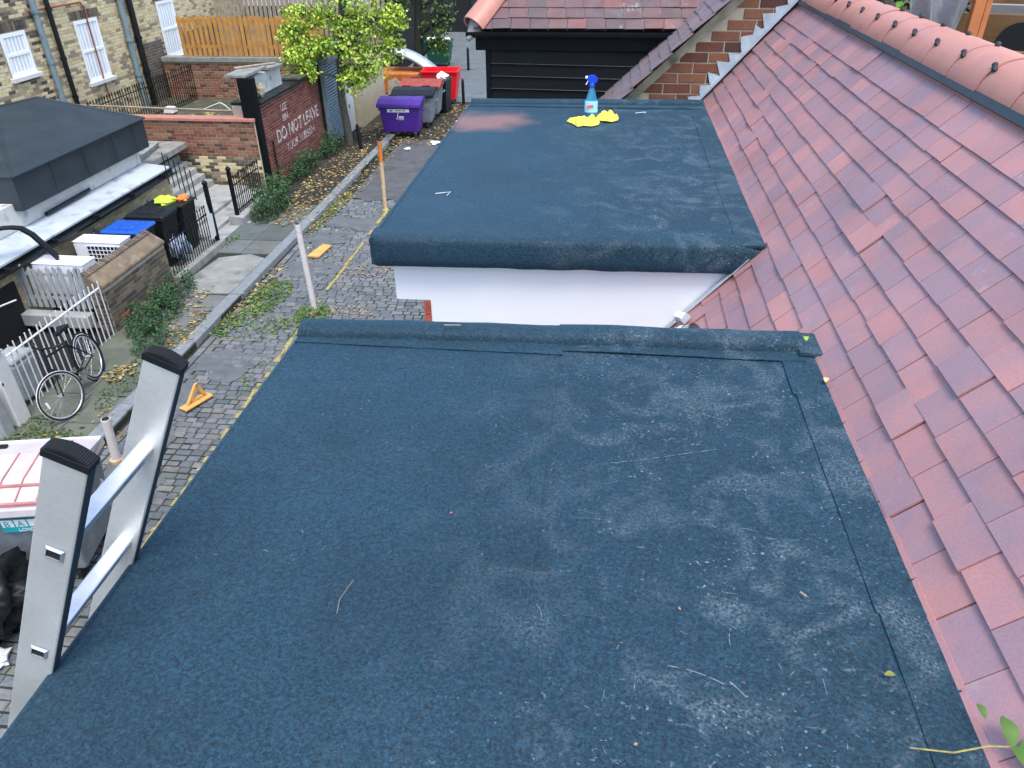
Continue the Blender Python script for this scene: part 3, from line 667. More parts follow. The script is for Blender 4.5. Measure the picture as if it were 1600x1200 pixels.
# stepped lead flashing along the foot of the gable
fl = MB().prism([on_roof(-.05, NY - .004, .03), on_roof(1.0, NY - .004, .03), on_roof(1.0, NY - .12, .034), on_roof(-.05, NY - .10, .034)], SN * .004).build('lead_flashing', 'lead', nb)
k = 0; x = .74
while x < 1.55:
    z = zc(x); w_ = ru(.066, .076); top = z + .115 + ru(-.03, .03)
    P = [(x - .045, z - .02), (x + w_, z + w_ * 1.15 - .01), (x + w_ + .005, z + w_ * 1.15 + .055), (x + ru(-.01, .03), top - ru(0, .03)), (x - .07 + ru(-.03, .02), top + ru(-.02, .015)), (x - .065, z + .03)]
    MB().prism([(a, NY - .012 - .002 * (k % 2), b) for a, b in P], (0, -.004, 0)).build('lead_step', 'lead', fl); x += w_; k += 1
# boarded dormer
DY = 7.3
MB().bb(-1.10, .9, DY + .02, 11, 0, 4.94).build('dormer_wall', 'black_board', nb)
bw = MB().bb(-1.09, .55, DY - .004, DY + .02, 3.6, 4.80).build('cladding', 'black_board', nb)
for i in range(10):
    z0 = 4.795 - .108 * (i + 1); mb = MB()
    mb.add([(-1.07, DY - .030, z0), (.62, DY - .030, z0 - .025), (.62, DY - .010, z0 + .083), (-1.07, DY - .010, z0 + .108), (-1.07, DY - .004, z0), (.62, DY - .004, z0 - .025), (.62, DY - .004, z0 + .083), (-1.07, DY - .004, z0 + .108)],
           [(0, 1, 2, 3), (4, 5, 1, 0), (3, 2, 6, 7), (0, 3, 7, 4), (1, 5, 6, 2)]); bo = mb.build('board', 'black_board', bw); MB().tube([(-1.07, DY - .028, z0 + .002), (.62, DY - .028, z0 - .023)], .0045, 6).build('highlight_bead', 'black_gloss', bo)  # glossy bead added along each board to draw its highlight line
MB().bb(-1.115, -1.07, DY - .035, DY + .03, 0, 4.80).build('corner_trim', 'black_board', nb)
MB().bb(-1.20, .7, DY - .05, DY + .02, 4.802, 4.93).build('fascia', 'black_board', nb)
half_round(MB(), (-1.27, DY - .10, 4.965), (1, 0, 0), 1.95, .055, .006, (0, 0, -1), (0, 1, 0), -90, 90, 10).build('gutter', 'black_plastic', nb)
E0 = V(-1.25, DY - .13, 4.985); HP = math.radians(50); HU = V(0, math.cos(HP), math.sin(HP)); HN = V(0, -math.sin(HP), math.cos(HP))
hx = math.cos(HP)
MB().prism([E0 + HN * -.03, E0 + V(2.6, 0, 0) + HN * -.03, E0 + V(2.6, 0, 0) + HU * 2.4 + HN * -.03, E0 + V(1.54, 0, 0) + HU * 2.4 + HN * -.03], HN * .01).build('roof_deck', 'black_plastic', nb)
hroof = MB().prism([E0 + HN * -.05, E0 + HU * 2.4 + V(1.54, 0, 0) + HN * -.05, V(E0.x, E0.y + 4, E0.z)], (0, 0, -.02)).build('dormer_roof', 'black_plastic', nb)
items = []
for k in range(0, 16):
    x = E0.x + k * TG * hx + .05 + (k % 2) * .08
    while x < 1.35:
        c = E0 + V(x - E0.x + TW / 2, 0, 0) + HU * (k * TG + ru(-.004, .004)) + HN * ru(0, .004); M4 = Matrix.Identity(4)
        ax_x = (V(1, 0, 0) + HU * ru(-.015, .015) + HN * ru(-.02, .02)).normalized(); ax_y = (HU - ax_x * HU.dot(ax_x)).normalized(); ax_z = ax_x.cross(ax_y)
        for i in range(3): M4[i][0] = ax_x[i]; M4[i][1] = ax_y[i]; M4[i][2] = ax_z[i]; M4[i][3] = c[i]
        items.append((M4, random.choice(TC))); x += TW
pieces(items, ('tile', tv, tf, TE), 'roof_tile', 'old_tile', hroof, 200)
hd = (V(hx, 0, 0) + HU).normalized(); hs = hd.cross(V(0, 0, 1)).normalized(); hup = hs.cross(hd)
for i in range(4):
    half_round(MB(), E0 + hd * (.06 + i * .34) + hup * (-.045 + .006 * i), hd, .35, .125, .016, hup, hs, -90, 90, 14, .94).build('hip_tile', 'terracotta', nb)
MB().tube([E0 + hd * -.06 + hup * -.06, E0 + hd * .02 + hup * -.05, E0 + hd * .09 + hup * -.05], [.02, .05, .085], 10).build('hip_mortar', 'old_slab', nb)
# ================================================================== LEFT SIDE OF THE ALLEY
def railing(name, label, A, B, z0, z1, n, r, m, rails, cat='railing', sq=False, finial=0., posts=(), group=None, tilt=0., dz=0.):
    A, B = V(A[0], A[1], 0), V(B[0], B[1], 0); t = thing(name, label, cat, (A.x, A.y, z0), 0, group)
    for zr in rails: MB().bar(A + V(0, 0, zr), B + V(0, 0, zr), .035, .012).build('rail', m, t)
    me = None; d = (B - A) / n
    for i in range(n + 1):
        p = A + d * i
        if me is None:
            mb = MB(); mb.tube([(0, 0, 0), (0, 0, z1 - z0)], r, 5, sm=False)
            if finial: mb.lathe([(r, z1 - z0), (r * 1.9, z1 - z0 + finial * .3), (0, z1 - z0 + finial)], (0, 0, 0), 6)
            o = mb.build('bar', m, t, local=True); me = o.data
        else:
            o = bpy.data.objects.new('bar', me); COL.objects.link(o); o.parent = t; WM[o.name] = WM[t.name].copy()
        o.location = (p.x - A.x, p.y - A.y, dz * i / n); o.rotation_euler = (ru(-.012, .012) + tilt, ru(-.012, .012), 0)
    for (px, py, ph, pr) in posts:
        mb = MB(); mb.box((px, py, z0 + ph / 2), (pr * 2, pr * 2, ph)); mb.lathe([(pr * .7, z0 + ph), (pr * 1.5, z0 + ph + pr * .8), (pr * 1.6, z0 + ph + pr * 1.8), (pr * .9, z0 + ph + pr * 2.8), (0, z0 + ph + pr * 3.4)], (px, py, 0), 10); mb.build('post', m, t)
    return t
# --- low stock-brick wall
lw = thing('garden_wall', 'low weathered brown brick wall with sloped mossy top beside the air conditioner', 'wall', (-7.86, 10.9, 0))
wl = MB().bb(-7.98, -7.74, 9.97, 11.86, 0, .86).build('wall', 'mortar_grey', lw)
pk = lambda u, z: random.choice(STOCK) if not (u < .42 and .1 < z < .3 and rnd() < .6) else (.48, .11, .05)
bricks(wl, (-7.74, 9.97, 0), (0, 1, 0), (1, 0, 0), 1.89, .06, .84, STOCK, 200, pick=pk)
bricks(wl, (-7.98, 9.97, 0), (1, 0, 0), (0, -1, 0), .24, .06, .84, STOCK, 60)
MB().prism([(-8.0, 9.95, .862), (-7.72, 9.95, .862), (-7.72, 9.95, .92), (-8.0, 9.95, 1.10)], (0, 1.93, 0)).build('coping', 'coping_mortar', lw, bevel=.02)
y = 9.96
while y < 11.85:
    MB().prism([(-8.02, y, 1.06), (-7.93, y, 1.03), (-7.93, y, 1.085 + ru(-.01, .01)), (-8.02, y, 1.13 + ru(-.01, .01))], (0, .062, 0), random.choice([(.13, .10, .075), (.10, .08, .06), (.16, .125, .09)])).build('coping_brick', 'brick', lw); y += .076
# --- white railing, gate pier and picket panel
railing('white_railing', 'white iron railing with sloping flat rail behind the bicycle', (-7.72, 7.72), (-7.72, 9.86), .10, 1.06, 19, .010, 'white_paint', (.94,))
gp = thing('gate_pier', 'white painted gate pier with ball cap at the left edge behind the bicycle', 'pier', (-7.62, 7.45, 0))
MB().box((-7.66, 7.46, .56), (.20, .24, 1.12)).build('shaft', 'white_paint', gp, bevel=.015)
MB().box((-7.62, 7.16, .42), (.14, .16, .84)).build('shaft', 'grey_timber', gp, bevel=.012)
MB().lathe([(.11, 1.12), (.13, 1.15), (.13, 1.18), (.07, 1.20), (.10, 1.26), (.09, 1.33), (0, 1.37)], (-7.66, 7.46, 0), 14).build('cap', 'white_paint', gp)
MB().box((-7.66, 7.36, .75), (.21, .02, .04)).build('strap', 'black_paint', gp)
pf = thing('picket_fence', 'short grey-white pointed picket fence screening the air conditioners', 'fence', (-8.6, 10.05, .1))
for zz in (.58, 1.0): MB().bb(-9.26, -8.0, 10.09, 10.12, zz, zz + .05).build('rail', 'grey_timber', pf)
for i in range(12):
    x = -9.22 + i * .108; t = ru(-.03, .03) + (.09 if i in (8, 9) else 0); h = ru(1.14, 1.2)
    mb = MB(); R_ = Matrix.Rotation(t, 3, 'Y'); P = [R_ @ V(a, 0, b) for a, b in ((-.034, 0), (.034, 0), (.034, h - .5), (0, h - .45), (-.034, h - .5))]
    mb.prism([p + V(x, 10.065, .45) for p in P], (0, .018, 0)); mb.build('picket', 'grey_timber', pf)
# --- air conditioners
def aircon(label, c, w_, d_, h_, grille=True):
    t = thing('air_conditioner', label, 'air conditioner', (c[0], c[1], .1), 0, 'air conditioners by the brown wall')
    zb = c[2]
    MB().bb(c[0] - w_ / 2, c[0] + w_ / 2, c[1] - d_ / 2, c[1] + d_ / 2, zb, zb + h_).build('casing', 'white_plastic', t, bevel=.012)
    MB().bb(c[0] - w_ / 2 - .01, c[0] + w_ / 2 + .01, c[1] - d_ / 2 - .01, c[1] + d_ / 2 + .01, zb + h_ + .001, zb + h_ + .02).build('lid', 'white_plastic', t, bevel=.008)
    for sx in (-1, 1): MB().bb(c[0] + sx * w_ * .35 - .03, c[0] + sx * w_ * .35 + .03, c[1] - d_ / 2, c[1] + d_ / 2, .09, zb).build('foot', 'black_plastic', t)
    if grille:
        MB().bb(c[0] - w_ * .22, c[0] + w_ * .45, c[1] - d_ / 2 - .004, c[1] - d_ / 2 - .001, zb + .06, zb + h_ - .05).build('fan_opening', 'black_plastic', t)
        for i in range(9): x = c[0] - w_ * .22 + i * w_ * .67 / 8; MB().bb(x - .006, x + .006, c[1] - d_ / 2 - .014, c[1] - d_ / 2 - .006, zb + .06, zb + h_ - .05).build('grille_bar', 'white_plastic', t)
        for i in range(7): z = zb + .06 + i * (h_ - .11) / 6; MB().bb(c[0] - w_ * .22, c[0] + w_ * .45, c[1] - d_ / 2 - .016, c[1] - d_ / 2 - .008, z - .006, z + .006).build('grille_bar', 'white_plastic', t)
aircon('white air conditioner with dark fan grille showing above the brown brick wall', (-8.60, 11.45, .52), .86, .34, .56)
aircon('white air conditioner half hidden behind the grey picket fence', (-8.62, 10.42, .60), .88, .34, .52, False)
# --- railings and plinth
pl = thing('plinth', 'mossy dark stone plinth under the black railing by the bins', 'plinth', (-7.72, 12.8, 0))
MB().bb(-7.82, -7.60, 11.88, 13.75, 0, .22).build('stone', 'old_slab', pl, bevel=.015)
railing('black_railing', 'black spiked iron railing in front of the two wheelie bins', (-7.72, 11.93), (-7.72, 13.62), .22, .98, 19, .010, 'black_paint', (.84,), finial=.07, posts=((-7.72, 13.68, 1.12, .035),))
railing('black_railing', 'short black iron railing at the foot of the stone steps beside the bush', (-7.86, 15.05), (-7.86, 16.35), .25, 1.05, 14, .011, 'black_paint', (.9, .36), finial=.07, posts=((-7.86, 14.98, .98, .035),))
railing('black_railing', 'black iron stair railing climbing beside the grey ledge', (-8.50, 14.60), (-9.05, 14.65), .72, 1.36, 5, .011, 'black_paint', (), dz=.33)
nb_ = thing('notice_board', 'narrow white board tied to the end of the black railing', 'sign', (-7.66, 13.45, .3))
MB().prism([(-7.665, 13.36, .35), (-7.665, 13.56, .38), (-7.665, 13.58, .82), (-7.665, 13.50, .85), (-7.665, 13.46, 1.12), (-7.665, 13.40, 1.12), (-7.665, 13.40, .84)], (.012, 0, 0)).build('board', 'white_paint', nb_)
bgm = MB(); 
for q in blob_points((-7.98, 12.75, .45), (.16, .30, .22), 26): bgm.lathe([(0, -.13), (.035, -.12), (.038, .03), (.014, .08), (.014, .11), (0, .11)], q, 7)
tag(bgm.build('bottle_bag', 'clear_bag'), 'bag of clear plastic bottles behind the black spiked railing', 'bag')
# --- two wheelie bins
def wheelie2(label, loc, rz, body, lid, w_=.58, d_=.72, h=1.0, group='wheelie bins in the railed yard', open_=0.):
    t = thing('wheelie_bin', label, 'bin', loc, rz, group)
    MB().box((0, 0, h * .5 + .03), (w_ * .8, d_ * .76, h), None, top=(1.22, 1.28)).build('body', body, t, local=True, bevel=.03)
    MB().box((0, 0, h + .02), (w_ * 1.04, d_ * 1.02, .05)).build('rim', body, t, local=True, bevel=.015)
    R_ = Matrix.Rotation(open_, 3, 'X'); c = V(0, d_ * .5, h + .05)
    mb = MB(); mb.box(c + R_ @ V(0, -d_ * .52, .03), (w_ * 1.06, d_ * 1.06, .05), R_, top=(.92, .93))
    lo = mb.build('lid', lid, t, local=True, bevel=.018)
    mb = MB(); mb.box(c + R_ @ V(0, -d_ * .5, .068), (w_ * .6, d_ * .55, .022), R_, top=(.9, .9)); mb.build('lid_panel', lid, lo, local=True, bevel=.008)
    MB().tube([(-w_ * .45, d_ * .56, h + .03), (w_ * .45, d_ * .56, h + .03)], .016, 8).build('handle', 'black_plastic', t, local=True)
    for s_ in (-1, 1):
        MB().tube([(s_ * w_ * .36, d_ * .36, .1), (s_ * w_ * .46, d_ * .36, .1)], .1, 16).build('wheel', 'rubber', t, local=True)
    return t
wheelie2('wheelie bin with bright blue lid behind the brown brick wall', (-8.45, 12.02, .09), 1.57, 'black_plastic', 'blue_plastic', h=.93)
wheelie2('black wheelie bin with closed lid between the blue bin and the stone steps', (-8.42, 12.78, .09), 1.57, 'black_plastic', 'black_plastic', h=.94)
wheelie2('overfull black wheelie bin with lime and orange rubbish on top', (-8.42, 13.52, .09), 1.57, 'black_plastic', 'black_plastic', h=.94, open_=1.9)
def crumple(mb, c, r, seed, n=12, m_=7, zs=.5, soft=False):
    c = Vector(c); vs = []; fs = []
    for j in range(m_ + 1):
        a = math.pi * j / m_
        for i in range(n):
            b = 2 * math.pi * i / n; d = V(math.sin(a) * math.cos(b), math.sin(a) * math.sin(b), math.cos(a) * zs)
            vs.append(c + d * r * (1 + .55 * mnoise.noise(d * 2.3 + V(seed, seed, 0)) + .25 * mnoise.noise(d * 6 + V(seed, 3, 1)) - (.16 * abs(mnoise.noise(d * 5 + V(1, seed, 4))) if soft else 0)))
    for j in range(m_):
        for i in range(n): fs.append((j * n + i, (j + 1) * n + i, (j + 1) * n + (i + 1) % n, j * n + (i + 1) % n))
    return mb.add(vs, fs, sm=soft)
tag(crumple(MB(), (-8.45, 13.42, 1.10), .20, 3).build('rubbish_packet', 'lime_plastic'), 'lime green crumpled packet on top of the overfull bin', 'rubbish')
tag(crumple(MB(), (-8.22, 13.62, 1.10), .13, 8).build('rubbish_packet', 'orange_plastic'), 'orange crumpled packet on top of the overfull bin', 'rubbish')
tag(crumple(MB(), (-8.95, 11.85, .95), .13, 12, zs=1).build('rubbish_packet', 'black_plastic'), 'dark crumpled bag against the yellow wall beside the blue bin', 'rubbish')
# --- annex with grey lead hipped roof
an = thing('annex', 'single-storey annex with dark grey hipped lead roof and pale ledge', 'building', (-10, 11.5, 0))
aw = MB().bb(-9.6, -9.24, 5, 15.0, 0, 1.16).build('wall', 'mortar_pale', an)
bricks(aw, (-9.24, 5, 0), (0, 1, 0), (1, 0, 0), 10.0, .5, 1.16, [(.45, .37, .20), (.40, .32, .17), (.50, .42, .25), (.34, .27, .15), (.43, .35, .2)], 300, test=lambda u, z: u > 3.0)
MB().bb(-9.255, -9.205, 6.5, 9.95, .09, .95).build('dark_opening', 'dark_void', an)  # flat near-black panel stands in for the unlit doorway
MB().bb(-9.2, -8.05, 9.80, 10.0, .22, .44).build('concrete_step', 'concrete', an, bevel=.02)
MB().prism([(-9.17, 4, 1.26), (-9.17, 15.05, 1.26), (-10.0, 15.05, 1.34), (-10.0, 4, 1.34)], (0, 0, .03)).build('ledge', 'pale_felt', an)
MB().bb(-9.20, -9.165, 4, 15.06, 1.15, 1.258).build('ledge_fascia', 'black_paint', an)
half_round(MB(), (-9.10, 4, 1.20), (0, 1, 0), 11.05, .062, .006, (0, 0, -1), (1, 0, 0), -90, 90, 10).build('gutter', 'black_plastic', an)
for i in range(9): MB().box((-9.115, 5 + i * 1.2, 1.2), (.11, .025, .09)).build('gutter_bracket', 'black_plastic', an)
MB().bb(-10.6, -9.78, 4, 15.0, 1.36, 1.78).build('upper_wall', 'render_white', an)
MB().tube([(-9.72, 11.75, 1.40), (-9.72, 13.05, 1.42)], .035, 8).build('waste_pipe', 'black_plastic', an)
Ea = [(-9.62, 11.15), (-9.62, 15.2), (-13.4, 15.2), (-13.4, 11.15)]; Rz = 2.24
mb = MB()
for i in range(4):
    a, b = Ea[i], Ea[(i + 1) % 4]; mb.add([(a[0], a[1], 1.66), (b[0], b[1], 1.66), (b[0], b[1], Rz), (a[0], a[1], Rz)], [(0, 1, 2, 3)])
mb.add([(x, y, 1.66) for x, y in Ea], [(3, 2, 1, 0)]); fas = mb.build('roof_side', 'lead_roof', an)
for y in (12.1, 13.05, 14.0, 14.75): MB().bb(-9.622, -9.612, y - .005, y + .005, 1.66, 2.235).build('lead_seam', 'lead_roof', fas)
r0, r1 = V(-11.46, 13.5, 2.80), V(-11.2, 14.40, 2.80)
E4 = [V(x, y, Rz) for x, y in ((-9.59, 11.12), (-9.59, 15.23), (-13.4, 15.23), (-13.4, 11.12))]
mb = MB().add(E4 + [r0, r1], [(0, 1, 5, 4), (1, 2, 5), (2, 3, 4, 5), (3, 0, 4)]); ro = mb.build('roof', 'lead_roof', an)
for a, b in ((E4[0], r0), (E4[1], r1), (r0, r1), (E4[0], E4[1])): MB().tube([a, b], .022, 8).build('lead_roll', 'lead_roof', ro)
for f_ in (.33, .66):
    a = E4[0].lerp(E4[1], f_); b = r0.lerp(r1, f_); MB().tube([a, b], .012, 6).build('lead_roll', 'lead_roof', ro)
# black hoses over the ledge
for i, (dz, c) in enumerate(((0, .035), (.07, .03), (.13, .025))):
    P = []
    for k in range(15):
        t = k / 14; a = math.pi * (.02 + .93 * t)
        P.append((-9.75 + 1.0 * t + .06 * i, 9.35 + 1.35 * t - .1 * i, 1.36 + .42 * math.sin(a) ** 1.1 - (.55 * max(0, t - .75) * 4 if t > .75 else 0) + dz * .5))
    tag(MB().tube(P, c, 8).build('hose', 'black_plastic'), ['thick black hose arching over the pale ledge, lowest of three', 'black hose arching over the pale ledge, middle of three', 'thin black hose arching over the pale ledge, topmost of three'][i], 'hose')
tag(MB().tube([(-9.30, 6.6, .98), (-9.05, 8.2, 1.0), (-8.98, 9.6, .80)], .014, 6).build('white_pipe', 'white_paint'), 'thin white pipe on the wall at the left edge above the dark doorway', 'pipe')
# --- stone steps
stp = thing('stone_steps', 'grey stone steps rising between railings to the garden path', 'steps', (-8.2, 15.3, 0))
xs_ = [-7.62, -8.12, -8.52, -9.38, -9.56, -9.74, -9.92, -10.1, -10.28, -10.9]; zs_ = [.09, .17, .25, .39, .53, .67, .81, .95, 1.08]
for i in range(9): MB().bb(xs_[i + 1] - .03, xs_[i], 13.95, 17.08, max(0, zs_[i] - .25), zs_[i]).build('step', 'concrete', stp, bevel=.02)
MB().prism([(-7.7, 14.85, 0), (-7.7, 14.85, .26), (-8.0, 14.85, .30), (-8.0, 14.85, 0)], (0, 1.6, 0)).build('plinth', 'concrete', stp, bevel=.02)
MB().prism([(-8.7, 13.98, .2), (-10.0, 13.98, .8), (-10.0, 13.98, 1.30), (-8.7, 13.98, .66)], (0, .14, 0)).build('side_wall', 'old_slab', stp)
cr = thing('concrete_ramp', 'pale crumpled concrete ledge at the head of the steps behind the annex', 'ledge', (-10.2, 16, 1.1))
MB().prism([(-9.85, 15.25, 1.12), (-11.8, 15.25, 1.12), (-11.8, 17.1, 1.14), (-9.85, 17.1, 1.14)], (0, 0, .12)).build('slab', 'old_slab', cr, bevel=.02)
MB().prism([(-10.1, 15.5, 1.24), (-10.9, 15.4, 1.24), (-11.0, 16.4, 1.26), (-10.3, 16.6, 1.24)], (.05, .05, .14)).build('block', 'concrete', cr, bevel=.02)
# --- red brick wall facing us
rw = thing('brick_wall', 'brick wall facing the steps, red above and yellow below, with terracotta coping', 'wall', (-10.6, 17.3, 0))
rwm = MB().bb(-13.4, -8.12, 17.20, 17.42, 0, 1.72).build('wall', 'mortar_pale', rw)
bricks(rwm, (-13.4, 17.20, 0), (1, 0, 0), (0, -1, 0), 5.26, .0, 1.72, REDS, 300,
       pick=lambda u, z: random.choice(REDS) if z > .93 else random.choice(YEL + STOCK))
x = -13.38
while x < -8.12:
    MB().bb(x, min(x + .295, -8.10), 17.15, 17.47, 1.722, 1.79 + ru(-.003, .003)).build('coping_tile', 'terracotta', rw, bevel=.008); x += .30
# --- terrace and back wall below the fence
struct('terrace', MB().bb(-13.5, -8.5, 17.43, 22.95, 0, 1.0), 'moss_roof')
tag(MB().prism([(-11.6, 18.0, 1.0), (-8.9, 17.8, 1.0), (-8.9, 19.6, 1.0), (-11.2, 20.4, 1.0)], (0, 0, .14)).build('flat_roof', 'lead_roof'), 'small dark flat roof with yellow leaves behind the red wall', 'roof')
bwl = thing('back_wall', 'reddish brick wall carrying the orange timber fence', 'wall', (-11, 23, 1))
bwm = MB().bb(-13.4, -8.3, 23.0, 23.25, .9, 2.05).build('wall', 'mortar_pale', bwl)
bricks(bwm, (-13.4, 23.0, 0), (1, 0, 0), (0, -1, 0), 5.1, .95, 2.03, REDS, 200)
MB().bb(-13.4, -8.3, 22.93, 23.3, 2.052, 2.17).build('capping', 'old_slab', bwl)
# --- orange timber fence
tf_ = thing('timber_fence', 'bright orange vertical-board timber fence on top of the back wall', 'fence', (-10.5, 23.1, 2.17))
for zz in (2.4, 3.1): MB().bb(-12.75, -8.3, 23.12, 23.17, zz, zz + .09).build('rail', 'fence_timber', tf_)
x = -12.72
while x < -8.35:
    w_ = .105; h = ru(3.24, 3.30); mb = MB().bb(x, x + w_, 23.08, 23.105, 2.19, h); mb.build('board', 'fence_timber', tf_); x += w_ + .055
ff = thing('weathered_fence', 'weathered grey-brown paling fence further back behind the yellow-leaved tree', 'fence', (-10, 27, 2))
for zz in (2.6, 3.35): MB().bb(-13.3, -7.4, 26.62, 26.68, zz, zz + .1).build('rail', 'old_timber', ff)
x = -13.2
while x < -7.45: MB().bb(x, x + .11, 26.58, 26.605, 1.4, ru(3.5, 3.6)).build('board', 'old_timber', ff); x += .155
# --- tall yellow-brick house
yh = thing('brick_house', 'tall yellow stock-brick house with white sash windows in the top left corner', 'house', (-15, 20, 0))
FX = -13.5
ym = MB().bb(FX - 7, FX, 9, 30, 0, 9).build('wall', 'mortar_pale', yh)
WIN = [(16.75, 17.60, 2.70, 3.60), (19.45, 20.45, 2.10, 3.55), (23.5, 24.5, 2.05, 3.6), (16.75, 17.6, 4.9, 6.3), (19.45, 20.45, 4.9, 6.4), (23.5, 24.5, 4.9, 6.4)]
def yt(u, z):
    yy = 9 + u
    for a, b, c, d in WIN:
        if a - .05 < yy < b + .05 and c - .08 < z < d + .1: return False
    return True
def ypick(u, z):
    yy = 9 + u
    if yy < 18.2 and rnd() < .3: return random.choice(STOCK)
    if yy > 22 and z < 2.6: return random.choice([(.12, .10, .08), (.09, .08, .065), (.15, .12, .09)])
    return random.choice(YEL)
bricks(ym, (FX, 9, 0), (0, 1, 0), (1, 0, 0), 21, .9, 7.2, YEL, 0, test=yt, pick=ypick, lb=.23, hb=.078)
for (a, b, c, d) in WIN:
    wn = MB().bb(FX - .10, FX + .012, a, b, c, d).build('window', 'grey_sheet', yh)
    for q in ((a, a + .07, c + .08, d - .08), (b - .07, b, c + .08, d - .08), (a, b, c, c + .08), (a, b, d - .08, d), (a + .07, b - .07, (c + d) / 2 - .03, (c + d) / 2 + .03)):
        MB().bb(FX - .03, FX + .032, q[0], q[1], q[2], q[3]).build('frame', 'white_upvc', wn)
    nbar = 7
    for i in range(1, nbar): yy = a + (b - a) * i / nbar; MB().bb(FX - .025, FX + .022, yy - .02, yy + .02, c + .08, d - .08).build('window_bar', 'white_upvc', wn)
    MB().bb(FX - .05, FX + .10, a - .08, b + .08, c - .1, c - .002).build('sill', 'white_paint', wn, bevel=.01)
    i = 0
    while a - .1 + i * .08 < b + .1:
        MB().bb(FX - .01, FX + .012, a - .1 + i * .08, a - .1 + i * .08 + .07, d + .02, d + .22, random.choice(STOCK)).build('arch_brick', 'brick', wn); i += 1
PY = [(18.05, .075, 'grey_metal'), (18.55, .06, 'black_plastic'), (21.55, .085, 'grey_metal'), (22.0, .085, 'black_plastic')]
for yy, r, m_ in PY:
    dp = MB().tube([(FX + .11, yy, 1.0), (FX + .11, yy, 8)], r, 10).build('downpipe', m_, yh)
    for z in (1.9, 2.8, 3.9): MB().tube([(FX + .11, yy, z), (FX + .11, yy, z + .07)], r * 1.3, 10).build('pipe_collar', m_, dp)
MB().tube([(FX + .05, 17.9, 3.95), (FX + .05, 19.9, 3.95), (FX + .05, 20.0, 3.85), (FX + .05, 20.0, 1.6)], .02, 6).build('copper_pipe', 'red_lid', yh)
MB().prism([(FX - 7.2, 8.8, 9), (FX + .3, 8.8, 9), (FX - 3.5, 8.8, 11.5)], (0, 21.4, 0)).build('roof', 'old_slab', yh)
railing('black_railing', 'long black spiked railing at the foot of the yellow house', (-12.45, 17.6), (-12.45, 22.8), 1.0, 1.95, 44, .012, 'black_paint', (1.85, 1.12), finial=.09)
tag(MB().tube([(-13.1, 17.62, 1.95), (-8.7, 17.62, 1.86)], .022, 6).build('handrail', 'old_timber'), 'brown handrail just behind the terracotta coping', 'rail')
tag(MB().tube([(-9.6, 17.75, 1.86), (-9.15, 17.75, 2.02), (-9.02, 17.7, 1.98), (-8.75, 17.6, 1.8)], .012, 6).build('bent_pipe', 'grey_sheet'), 'thin bent pale pipe above the terracotta coping', 'pipe')
tag(MB().box((-12.3, 20.9, 1.12), (.3, .3, .16), None, top=(.8, .8)).build('drain_cover', 'white_paint', bevel=.02), 'small white block at the foot of the paired drainpipes', 'block')
# --- painted shed wall
sh = thing('brick_shed', 'dark red brick shed with painted lettering and flat felt roof', 'shed', (-9, 19.4, 0))
SX = -8.06
sm_ = MB().bb(-8.72, SX, 17.44, 21.45, 0, 2.02).build('wall', 'mortar_grey', sh)
bricks(sm_, (SX, 17.44, 0), (0, 1, 0), (1, 0, 0), 4.01, .12, 2.0, DRED, 300)
MB().bb(-8.74, SX + .07, 17.45, 21.0, 2.03, 2.09).build('roof', 'black_plastic', sh, bevel=.01)
MB().bb(-8.74, SX + .04, 20.1, 21.46, 2.092, 2.16).build('mossy_roof', 'moss_roof', sh, bevel=.02)
MB().bb(-8.50, -8.30, 17.44, 19.6, 2.092, 2.56).build('parapet', 'render_white', sh, bevel=.02)
MB().bb(-8.66, -8.16, 17.25, 18.5, 2.665, 2.73).build('coping_slab', 'old_slab', sh, bevel=.01)
MB().box((-8.42, 19.1, 2.60), (.52, .9, .06), Matrix.Rotation(.06, 3, 'Z') @ Matrix.Rotation(-.04, 3, 'X')).build('coping_slab', 'old_slab', sh, bevel=.01)
MB().bb(-8.38, -8.02, 17.22, 17.43, .0, 2.66).build('end_panel', 'black_board', sh, bevel=.01)
MB().tube([(-8.10, 17.36, .1), (-8.10, 17.36, 2.0)], .035, 8).build('downpipe', 'black_plastic', sh)
MB().tube([(-8.0, 17.75, 0.05), (-8.0, 17.75, 1.15)], .022, 6).build('vent_pipe', 'black_plastic', sh)
MB().tube([(-8.7, 17.9, 2.76), (-8.35, 18.3, 2.76), (-8.05, 18.75, 2.74)], .03, 6).build('loose_batten', 'old_timber', sh)
crumple(MB(), (-8.25, 18.1, 2.26), .11, 4, zs=1.5).build('plaster_lump', 'beige_render', sh)
TU, TUP = V(0, 1, 0), V(0, 0, 1)
text_part('USE', .25, 'chalk_paint', sm_, (SX + .012, 18.62, 1.62), TU, TUP, jitter=.02)
text_part('BIN', .25, 'chalk_paint', sm_, (SX + .012, 18.64, 1.38), TU, TUP, jitter=.02)
text_part('DO NOT LEAVE', .43, 'chalk_paint', sm_, (SX + .012, 18.12, .98), TU, TUP, jitter=.05, bold=.006)
text_part('YOUR RUBBISH', .30, 'chalk_paint', sm_, (SX + .012, 18.62, .64), TU, TUP, jitter=.05, bold=-.002)
